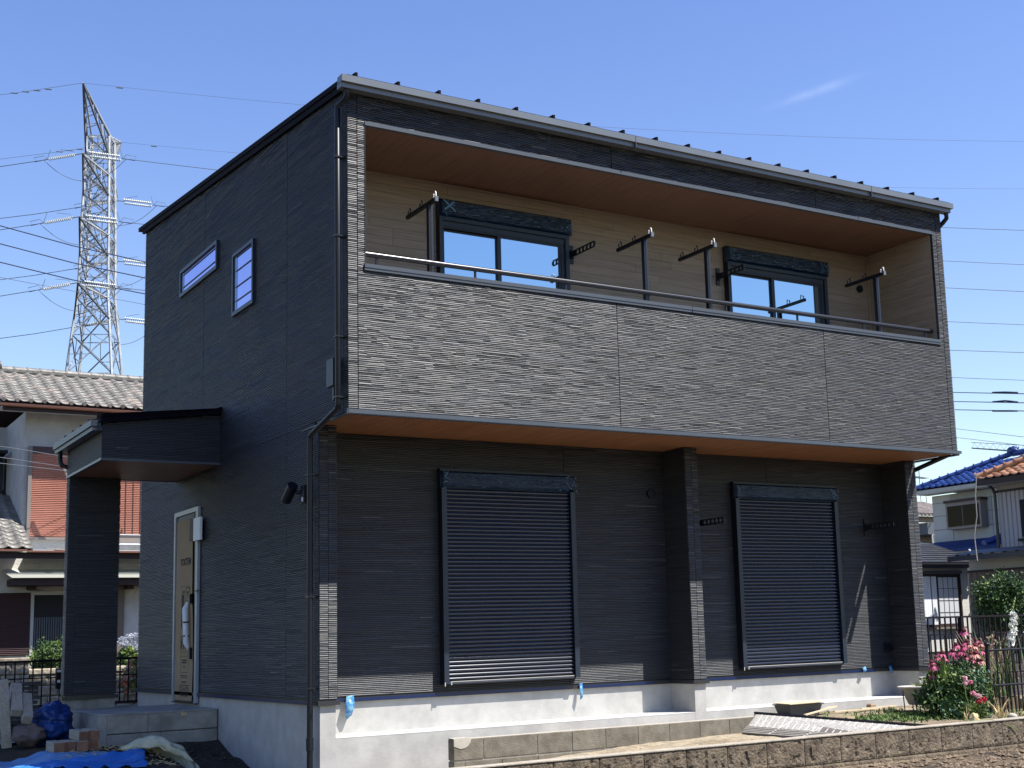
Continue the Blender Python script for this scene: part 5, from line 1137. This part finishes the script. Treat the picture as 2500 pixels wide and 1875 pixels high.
# gladiolus
gl = thing('gladiolus', 'white gladiolus spike with sword leaves behind the iron fence', 'flower', (8.2, -.5, -.5))
t = MB(); r = random.Random(12)
for k in range(26):
    c_ = (r.uniform(7.9, 8.62), r.uniform(-.75, -.3), -.55); blades(t, c_, 1, .7, 1.15, .34, .016, r)
blades(t, (7.92, -.6, -.5), 3, .95, 1.12, .42, .014, r)
t.build('sword_leaves', M['leaf'], gl)
t = MB(); t.tube([(8.40, -.5, -.5), (8.47, -.5, .2), (8.52, -.5, .5), (8.60, -.5, .75), (8.66, -.5, .86)], [.010, .009, .007, .005, .002], 6); t.build('flower_stalk', M['leafy'], gl)
for k in range(11):
    z = .28+.036*k; x = 8.475+.0035*k*k*.12+(.006*k); s_ = .055-.0018*k; leafcloud('blossom', (x+(.022 if k % 2 else -.022), -.53, z), (s_, s_*.8, s_*.75), 90, .05, [M['whitefl']], gl, clump=12, seed=80+k, hollow=.35)
for k in range(5): lump('bud', (8.575+.016*k, -.5, .68+.036*k), (.011, .011, .02), M['leafy'], k, gl, 8, 6)
# dried shrub behind
dsb = thing('dry_shrub', 'dry brown twiggy shrub at the right frame edge', 'shrub', (9.0, .2, -.5))
t = MB()
for k in range(70): 
    a = r.uniform(0, 6.28); l = r.uniform(.3, .95); b_ = (8.9+r.uniform(-.2, .25), .2+r.uniform(-.2, .2), -.5); t.tube([b_, (b_[0]+.15*math.cos(a), b_[1]+.15*math.sin(a), -.5+l*.6), (b_[0]+.35*math.cos(a), b_[1]+.35*math.sin(a), -.5+l)], .004, 3)
t.build('twigs', mat('dry_twig', (.22, .15, .12), (.34, .25, .19), scale=12, rough=.9), dsb, kind='stuff')
leafcloud('dry_leaves', (8.95, .2, .0), (.30, .3, .42), 700, .04, [mat('dry_leaf', (.30, .20, .15), (.42, .32, .2), scale=12, rough=.9), M['leafy']], dsb, seed=31)
rf_ = thing('red_bloom_plant', 'tall dark-stemmed coneflowers seen behind the iron fence post', 'flowers', (8.3, -.2, -.5))
for k, (x, z) in enumerate(((8.02, .45), (8.05, .32), (8.16, .16), (8.30, .20), (7.93, .20), (8.22, .33))):
    t = MB(); t.tube([(x+.03, -.2, -.5), (x, -.2, z-.01)], .005, 4); t.build('stem', M['leaf'], rf_); put('flower_head', fms[k % 2], rf_, (x, -.2, z), rot=(.2, -.2, k), scale=(1.3, 1.3, 1.3))
# weeds and dry litter
def scatterblades(name, n_, fx, L0, L1, w_, mats, spread, seed, **tags):
    r = random.Random(seed); mb = MB()
    for k in range(n_):
        x, y = fx(r); blades(mb, (x, y, gz(x, y)), r.randint(3, 6), L0, L1, spread, w_, r, seg=2, m=r.randrange(len(mats)))
    return mb.build(name, mats, None, None, kind='stuff', **tags)
scatterblades('weeds', 900, lambda r: (r.gauss(6.75, .45), r.gauss(-.55, .28)), .02, .07, .009, [M['leafy'], M['leaf'], M['leaf']], 1.3, 3, label='low green weeds on the soil before the flower bed', category='weeds')
scatterblades('weeds', 260, lambda r: (r.uniform(7.0, 8.6), r.uniform(-2.2, -.9)), .02, .08, .006, [M['straw'], M['leafy'], M['leaf']], 1.3, 4, label='dry grass litter along the top of the old block wall', category='grass')
scatterblades('weeds', 160, lambda r: (r.uniform(5.2, 7.8), r.uniform(-4.2, -3.3)), .02, .07, .004, [M['straw'], M['leafy']], 1.1, 6, label='sparse straw stalks in the soil field', category='grass')
t = MB(); blades(t, (6.9, -1.6, -.5), 26, .12, .34, 1.1, .006, r); blades(t, (6.5, -1.5, -.5), 14, .1, .25, 1.1, .005, r); t.build('dry_stalks', M['straw'], None, None, kind='stuff', label='dry yellow stalks at the foot of the rose', category='stalks')
t = MB(); t.beam((4.66, -3.11, -.318), (4.93, -3.17, -.322), .012, .004); t.beam((4.93, -3.17, -.322), (5.22, -3.22, -.43), .009, .004); t.build('fallen_leaf_blade', M['leafy'], None, None, label='long yellow-green leaf blade hanging over the old block wall', category='leaf')
lump('curled_leaf', (6.32, -1.75, -.46), (.05, .04, .06), M['straw'], 4, None, 18, 12, label='curled pale dead leaf on the soil by the rose', category='leaf', am=.6)
lump('field_stone', (7.10, -1.6, -.475), (.055, .045, .032), M['rock'], 2, None, 18, 12, label='rounded pale stone under the iron fence', category='stone', am=.15)
# log edging
le = thing('log_edging', 'short weathered logs set upright behind the iron fence', 'edging', (8.3, -.6, -.6))
lgm = [MB().tube([(0, 0, 0), (0, 0, .22+.02*k)], .040, 10).mesh('log', M['log']) for k in range(3)]
for i in range(22): put('log', lgm[i % 3], le, (7.97+.085*i, -.6+random.uniform(-.01, .01), -.60))
# iron fence
ifn = thing('iron_fence', 'black wrought iron fence panel standing in the flower bed', 'fence', (8.4, -1, -.53))
t = MB(); t.tube([(7.455, -1, -.60), (7.475, -1, .27)], .024, 10); t.build('post', M['iron'], ifn)
lump('finial', (7.478, -1, .295), (.034, .034, .028), M['iron'], 1, ifn, 12, 8, am=0)
t = MB(); t.tube([(7.48, -1, .228), (10.4, -1, .228)], .013, 8); t.build('rail', M['iron'], ifn); t = MB(); t.tube([(7.48, -1, -.174), (10.4, -1, -.174)], .013, 8); t.build('rail', M['iron'], ifn)
pk = MB(); pk.tube([(0, 0, 0), (0, 0, .80)], .010, 6); pk.tube([(0, 0, .80), (0, 0, .83), (0, 0, .86)], [.0075, .012, .001], 6); pkm = pk.mesh('picket', M['iron'])
pk = MB(); pk.tube([(0, 0, 0), (0, 0, .44)], .010, 6); pk.tube([(0, 0, .44), (0, 0, .47), (0, 0, .50)], [.0075, .012, .001], 6); pks = pk.mesh('short_picket', M['iron'])
for i in range(21): put('picket', pkm, ifn, (7.628+.1335*i, -1, -.53)); put('short_picket', pks, ifn, (7.695+.1335*i-.14, -1, -.53))
# dark rail fence and low fence behind it
rf = railing('picket_fence', 'dark brown rail fence between the flower bed and the white house', 10.5, 18.5, 4.0, -.35, .662, .137, M['fence'], .022, (), off=.06)
for p in (12.72, 15.4): t = MB(); t.box(p-.03, p+.03, 3.96, 4.04, -.5, .66); t.build('post', M['fence'], rf)
rf2 = railing('low_fence', 'low black fence just before the white house', 12.5, 20, 7.5, -.4, .33, .135, M['iron'], .018, (17.2,), off=.02)

# ------------------------------------------------------------------ RIGHT: white house with black slate roof
wh = thing('white_cottage', 'bright white single storey house with black slate roof and curtained window', 'house', (24, 18, -.3))
t = MB(); t.box(20, 25.0, 16.6, 22, -.6, 2.30); t.box(26.99, 27.45, 16.6, 22, -.6, 2.30); t.box(25.0, 26.99, 16.6, 22, -.6, .42); t.box(25.0, 26.99, 16.6, 22, 2.02, 2.30); t.box(25.0, 26.99, 17.3, 22, .42, 2.02); t.build('wall', M['stuccow'], wh)
t = MB(); hexframe(t, 24.95, 27.03, .42, 2.02, 16.53, 16.65, .05); t.build('window', M['brown'], wh); win = bpy.data.objects[t and 'window'] if 'window' in bpy.data.objects else None
wd = [o for o in bpy.data.objects if o.parent == wh and o.name.startswith('window')][0]
for a, b, n_ in ((25.0, 26.08, 3), (26.02, 26.98, 2)):
    yy = 16.60 if n_ == 3 else 16.57
    t = MB(); hexframe(t, a, b, .47, 1.97, yy, yy+.03, .05); t.build('sash', M['brown'], wd)
    t = MB(); t.box(a+.05, b-.05, yy+.012, yy+.016, .52, 1.92); t.build('pane', M['clear'] if 'clear' in M else M['glassw'] if 'glassw' in M else glass('curtained_glass', (.9, .95, 1), .16, (.66, .68, .72)), wd)
    for z in (.86, 1.22, 1.58): t = MB(); t.box(a+.05, b-.05, yy+.002, yy+.010, z-.008, z+.008); t.build('glazing_bar', M['steeld'], wd)
    for k in range(1, 4): x = a+.05+(b-a-.1)*k/4; t = MB(); t.box(x-.007, x+.007, yy+.001, yy+.009, .52, 1.92); t.build('glazing_bar', M['steeld'], wd)
for a, b in ((25.05, 25.75), (25.8, 26.05), (26.1, 26.9)):     # curtain folds behind the panes
    vs = []; n = 40
    for j in (0, 1):
        for i in range(n+1): vs.append((a+(b-a)*i/n, 16.594+.0+.004*math.sin(i*1.1), .5+1.45*j))
    MB().add(vs, [(i, i+1, n+2+i, n+1+i) for i in range(n)], 0, True).build('curtain', M['curtain'], wd)
t = MB(); t.box(24.8, 27.08, 16.50, 16.60, 2.022, 2.115); t.build('shutter_box', M['steeld'], wh)
t = MB(); t.box(24.9, 27.1, 16.45, 16.60, .36, .42); t.build('window_sill', M['taupe'], wh)
t = MB(); t.box(20, 27.35, 16.23, 16.62, 2.20, 2.225); t.build('eave_soffit', M['brown'], wh)
t = MB(); t.box(20, 27.6, 16.20, 16.24, 2.19, 2.32); t.build('fascia', M['trimdark'], wh)
t = MB(); t.box(20, 27.8, 16.10, 16.20, 2.285, 2.335); t.build('gutter', M['trimdark'], wh)
t = MB(); t.tube([(27.5, 16.15, 2.29), (27.5, 16.15, 2.14), (27.5, 16.5, 2.0), (27.5, 16.55, 1.9), (27.5, 16.55, -.5)], .03, 8); t.build('downspout', M['blackal'], wh)
t = MB(); t.hexa([(20, 16.2, 2.30), (27.7, 16.2, 2.30), (27.7, 20, 3.6), (20, 20, 3.6), (20, 16.2, 2.32), (27.7, 16.2, 2.32), (27.7, 20, 3.62), (20, 20, 3.62)]); t.build('roof_deck', M['trimdark'], wh)
tile_roof(wh, tbl, (22.42, 16.12, 2.32), (1, 0, 0), (0, 1, .34), 10, 9, .531, .26)
t = MB(); t.beam((26.72, 15.75, 2.40), (26.62, 15.75, 2.72), .05, .05); t.build('roof_pole', M['white'], wh)

# bush right
rb_ = thing('garden_tree', 'dense dark green bush standing before the brown wall', 'tree', (18.55, 8.0, -.4))
leafcloud('crown', (18.72, 8.0, .90), (.88, .8, .80), 15000, .075, [M['leafd'], M['leafd'], M['leaf'], M['leafd'], M['leaf'], M['leafy']], rb_, seed=41, clump=170, hollow=.25)
t = MB(); t.tube([(18.5, 8, -.5), (18.5, 8, .6)], [.06, .03], 8); t.tube([(18.5, 8, .1), (18.9, 8.1, .8)], [.03, .01], 6); t.tube([(18.5, 8, .1), (18.1, 7.9, .8)], [.03, .01], 6); t.build('trunk', M['brownwall'], rb_)

# ------------------------------------------------------------------ RIGHT: orange-roofed and blue-roofed houses
oh = thing('orange_roof_house', 'house with glazed orange tile roof and pleated beige walls', 'house', (28, 11, -.4))
t = MB(); t.box(26.2, 32, 6, 14.18, 2.3, 4.5); t.build('upper_wall', M['pleat'], oh)
for k in range(44):
    y = 14.15-.155*k
    if y < 7.4: break
    t = MB(); t.prism([(26.2, y-.14), (26.165, y-.12), (26.165, y-.02), (26.2, y)], 2, 2.55, 4.30); t.build('pleated_panel', M['pleat'], oh)
t = MB(); t.box(26.16, 26.2, 6, 14.22, 4.25, 4.32); t.build('band_trim', M['brown'], oh)
t = MB(); t.tube([(25.95, 14.25, 4.45), (26.1, 14.25, 4.38), (26.12, 14.22, 4.2), (26.12, 14.22, 2.6)], .045, 8); t.build('downspout', M['trimdark'], oh)
t = MB(); t.box(26.14, 26.2, 12.3, 13.38, 2.9, 3.97); t.build('window', M['glassin'], oh)
t = MB(); t.box(26.02, 26.2, 12.2, 13.45, 2.78, 2.86); t.build('window_sill', M['blackal'], oh)
t = MB(); t.box(25.7, 32, 6, 15.0, -.6, 2.35); t.build('lower_wall', M['beige'], oh)
t = MB(); t.box(25.66, 25.7, 6, 15.02, -.5, 1.97); t.build('brown_cladding', M['brownwall'], oh)
for k in range(40):
    y = 14.9-.19*k
    t = MB(); t.box(25.652, 25.662, y-.012, y, -.5, 1.97); t.build('cladding_batten', M['brown'], oh)
t = MB(); t.box(25.64, 25.70, 6, 15.03, 1.97, 2.03); t.build('band_trim', M['brown'], oh)
t = MB(); t.hexa([(24.95, 6, 2.45), (26.2, 6, 2.62), (26.2, 15.1, 2.62), (24.95, 15.1, 2.45), (24.95, 6, 2.47), (26.2, 6, 2.66), (26.2, 15.1, 2.66), (24.95, 15.1, 2.47)]); t.build('lower_roof', M['steeld'], oh)
t = MB(); t.box(24.93, 24.97, 6, 15.12, 2.30, 2.44); t.build('lower_fascia', M['trimdark'], oh)
for k in range(14): t = MB(); t.box(24.90, 24.96, 14.7-.42*k, 14.78-.42*k, 2.44, 2.475); t.build('gutter_clip', M['blackal'], oh)
t = MB(); t.hexa([(25.5, 5, 4.58), (28, 5, 5.6), (28, 14.3, 5.6), (25.5, 14.3, 4.58), (25.5, 5, 4.61), (28, 5, 5.64), (28, 14.3, 5.64), (25.5, 14.3, 4.61)]); t.box(25.47, 25.51, 5, 14.3, 4.44, 4.60); t.build('roof_deck', M['brown'], oh)
t = MB(); t.box(25.5, 26.2, 5, 14.25, 4.46, 4.49); t.build('eave_soffit', M['beige'], oh)
# hip: tiles thin out towards the far corner
tile_roof(oh, tor, (25.42, 14.25, 4.62), (0, -1, 0), (1, 0, .42), 9, 9, .2856, .25, skip=lambda i, j: i*.2856 < j*.25*.92*1.0-.28)
t = MB(); t.tube([(25.45, 14.3, 4.70), (27.5, 12.2, 5.66)], .085, 8); t.build('hip_ridge', M['tileorange'], oh)
for k in range(11):
    p = Vector((25.45, 14.3, 4.72)).lerp(Vector((27.5, 12.2, 5.68)), k/10.5); q_ = p+(Vector((27.5, 12.2, 5.68))-Vector((25.45, 14.3, 4.72))).normalized()*.05; t = MB(); t.tube([p, q_], .105, 8); t.build('hip_cap', M['tileorange'], oh)
bh = thing('blue_roof_house', 'pale two storey house with glazed blue tile roof', 'house', (33, 17, -.4))
t = MB(); t.box(30.6, 37, 14, 20.69, -.6, 4.95); t.build('wall', M['beige'], bh)
for z in (3.75, 4.23, 4.68): t = MB(); t.box(30.592, 30.602, 14, 20.695, z-.008, z+.008); t.build('siding_joint', M['steeld'], bh)
for y in (19.83, 18.1): t = MB(); t.box(30.592, 30.602, y-.006, y+.006, 3.0, 4.92); t.build('siding_joint', M['steeld'], bh)
t = MB(); t.box(30.0, 30.65, 14, 20.85, 5.02, 5.13); t.build('eave_fascia', M['beige'], bh)
t = MB(); t.box(30.02, 30.6, 14, 20.83, 4.98, 5.02); t.build('eave_soffit', M['beige'], bh)
t = MB(); t.box(30.25, 30.62, 18.28, 19.80, 3.69, 4.67); bwn = t.build('bay_window', M['taupe2'] if 'taupe2' in M else M['taupe'], bh)
for a, b in ((18.36, 19.05), (19.09, 19.72)): t = MB(); t.box(30.235, 30.25, a, b, 3.78, 4.48); t.build('pane', M['glassdark'], bwn)
t = MB(); t.box(30.20, 30.62, 18.24, 19.84, 4.60, 4.69); t.build('bay_head', M['brown'], bwn)
t = MB(); t.box(30.27, 30.58, 19.80, 19.815, 3.78, 4.48); t.build('pane', M['glassdark'], bwn)
t = MB(); t.hexa([(30.0, 14, 5.12), (33, 14, 6.4), (33, 20.9, 6.4), (30.0, 20.9, 5.12), (30.0, 14, 5.15), (33, 14, 6.43), (33, 18.3, 6.43), (30.0, 20.9, 5.15)]); 
t = MB(); t.add([(29.98, 14, 5.14), (29.98, 20.88, 5.14), (32.3, 18.6, 6.12), (32.3, 14, 6.12)], [(0, 3, 2, 1)]); t.add([(29.98, 20.88, 5.14), (37, 20.88, 5.14), (34.7, 18.6, 6.12), (32.3, 18.6, 6.12)], [(0, 1, 2, 3)]); t.build('roof_deck', M['tileblue'], bh)
tile_roof(bh, tbm, (29.94, 20.80, 5.17), (0, -1, 0), (1, 0, .42), 17, 9, .2856, .25, skip=lambda i, j: i*.2856 < j*.25*.92-.25)
A_, B__ = Vector((29.98, 20.9, 5.22)), Vector((32.35, 18.5, 6.28)); t = MB(); t.tube([A_, B__], .09, 8); t.build('hip_ridge', M['tileblue'], bh)
for k in range(12): p = A_.lerp(B__, k/11.5); t = MB(); t.tube([p+Vector((0, 0, .02)), p+(B__-A_).normalized()*.05+Vector((0, 0, .02))], .11, 8); t.build('hip_cap', M['tileblue'], bh)
t = MB(); t.tube([B__, (32.35, 13, 6.28)], .11, 8); t.build('ridge', M['tileblue'], bh); lump('ridge_ornament', (32.35, 18.45, 6.38), (.15, .22, .12), M['tileblue'], 6, bh, 14, 10, am=.5)
t = MB(); t.hexa([(29.5, 17.0, 2.98), (30.6, 17.0, 3.25), (30.6, 20.9, 3.25), (29.5, 21.2, 2.98), (29.5, 17.0, 3.0), (30.6, 17.0, 3.33), (30.6, 20.7, 3.33), (29.5, 21.2, 3.0)]); t.box(29.45, 29.52, 17.0, 21.2, 2.88, 2.99); t.build('lower_roof', M['blued'], bh)
for j in range(4):
    t = MB(); x = 29.5+.27*j; t.box(x, x+.03, 17.3, 20.9, 2.995+.075*j, 3.03+.075*j); t.build('tile_course', M['blued'], bh)
t = MB(); t.tube([(29.48, 17.6, 3.06), (30.6, 17.45, 3.42)], .11, 8); t.build('lower_hip', M['tileblue'], bh)
t = MB(); t.tube([(24.0, 13.02, 4.60), (23.98, 13.10, 4.0), (24.0, 13.12, 3.44), (24.0, 13.26, 2.9), (24.0, 13.24, 2.45), (24.0, 13.22, 2.2)], .015, 6); t.build('service_cable', M['rock'], None, None, label='pale hanging service cable in front of the pale wall', category='cable')
# distant houses and aerials
fh = thing('distant_house', 'small distant house with old tiled roof seen past the corner', 'house', (52, 41, 0))
t = MB(); t.box(49.5, 54, 40, 46, 0, 6.45); t.build('wall', M['taupe'], fh)
t = MB(); t.hexa([(49, 39.4, 6.40), (54.5, 39.4, 6.40), (54.5, 43, 7.5), (49, 43, 7.5), (49, 39.4, 6.5), (54.5, 39.4, 6.5), (54.5, 43, 7.6), (49, 43, 7.6)]); t.build('roof', M['tileold'], fh)
for k in range(18): t = MB(); x = 49.1+.3*k; t.tube([(x, 39.35, 6.52), (x, 42.9, 7.6)], .07, 6); t.build('tile_roll', M['tileold'], fh)
t = MB(); t.box(49.3, 54, 39.2, 39.35, 5.95, 6.02); t.build('balcony_beam', M['beige'], fh)
fr_ = railing('balcony_rail', 'pale balustrade of the distant balcony behind the corner', 50.0, 53.2, 38.5, 3.7, 5.3, .18, M['beige'], .07)
t = MB(); t.box(49.5, 53.5, 38.4, 40, 1, 3.7); t.box(49.8, 53.5, 38.6, 40, 5.32, 5.95); t.build('balcony_base', M['steeld'], fr_)
for nm, P0, lab in (('a', Vector((72.6, 60, 11.75)), 'tv aerial just past the overhang corner'), ('b', Vector((73.2, 60, 9.7)), 'tv aerial on a thin mast low beside the pillar')):
    an = thing('tv_aerial', lab, 'aerial', P0-Vector((0, 0, 3)), 'rooftop aerials'); t = MB(); t.tube([P0-Vector((0, 0, 4)), P0+Vector((0, 0, .6))], .03, 5); t.build('mast', M['wire'], an)
    t = MB(); t.tube([P0-Vector((1.0, .3, 0)), P0+Vector((1.0, .3, 0))], .03, 5); t.build('boom', M['wire'], an)
    for k in range(6): q_ = P0+Vector((-.9+.36*k, -.27+.1*k, 0)); t = MB(); t.tube([q_-Vector((.1, -.35, 0)), q_+Vector((.1, -.35, 0))], .018, 4); t.build('element', M['wire'], an)
# street cable with spiral hanger
A_ = Vector((44, 28, 8.75)); 
from math import pi
hang = thing('spiral_cable', 'thick street cable held in a zigzag hanger wire', 'cable', (50, 33, 8)); a0 = Vector((52.2, 37.2, 9.98)); b0 = Vector((42.3, 25.65, 7.75))
t = MB(); t.tube([a0, b0+(b0-a0)*.3], .035, 5); t.build('cable', M['wireb'], hang); t = MB(); t.tube([a0+Vector((0, 0, .32)), b0+(b0-a0)*.3+Vector((0, 0, .28))], .014, 5); t.build('messenger_wire', M['wireb'], hang)
t = MB(); n = 17; pts = []
for k in range(n): p = a0.lerp(b0, k/(n-1)); pts.append(p+Vector((0, 0, .30 if k % 2 else .03)))
t.tube(pts, .007, 4); t.build('zigzag_hanger', M['wireb'], hang)
# loose blue film pieces by the base trim
for (x, y, z, w_, h_, lab) in ((.452, RR-.03, -.01, .075, .21, 'strip of translucent blue film hanging below the left fin'), (3.24, RR-.03, -.01, .035, .16, 'blue tape tail hanging under the left shutter'), (7.60, RR-.03, .0, .05, .04, 'blue film scrap on the trim near the right pillar'), (8.08, RR-.03, .0, .05, .08, 'blue film scrap in the corner by the right pillar')):
    t = MB(); t.add([(x, y, z+.02), (x+w_, y-.005, z+.03), (x+w_*1.1, y-.02, z-h_*.35), (x+w_*.55, y-.035, z-h_*.8), (x-w_*.1, y-.015, z-h_), (x-w_*.35, y-.03, z-h_*.5)], [(0, 5, 2, 1), (5, 4, 3, 2)], 0, True); o = t.build('blue_film_strip', M['filmb'], None, None, label=lab, category='film'); md = o.modifiers.new('th', 'SOLIDIFY'); md.thickness = .002
t = MB(); t.box(-.42, -.36, sy0-.012, sy0-.001, -.23, -.19); t.build('leaf_on_step', M['straw'], None, None, label='single dry yellow leaf stuck on the porch step front', category='leaf')

for k, (a, b) in enumerate((((46.131, 30.479, 11.494), (46.839, 29.605, 11.395)), ((46.109, 30.506, 11.033), (46.816, 29.633, 10.937)), ((46.087, 30.532, 10.593), (46.795, 29.66, 10.499)))):
    a = Vector(a); b = Vector(b); m_ = (a+b)/2+Vector((0, 0, (.015, .05, .0)[k]))
    MB().tube([a-(b-a)*.04, a, m_, b, b+(b-a)*.04], [.01, .042, .045, .042, .01], 8).build('cable_sleeve', M['wireb'], None, None, label='thick black sleeve on the %s of the three close street cables' % ('top', 'middle', 'bottom')[k], category='cable sleeve')
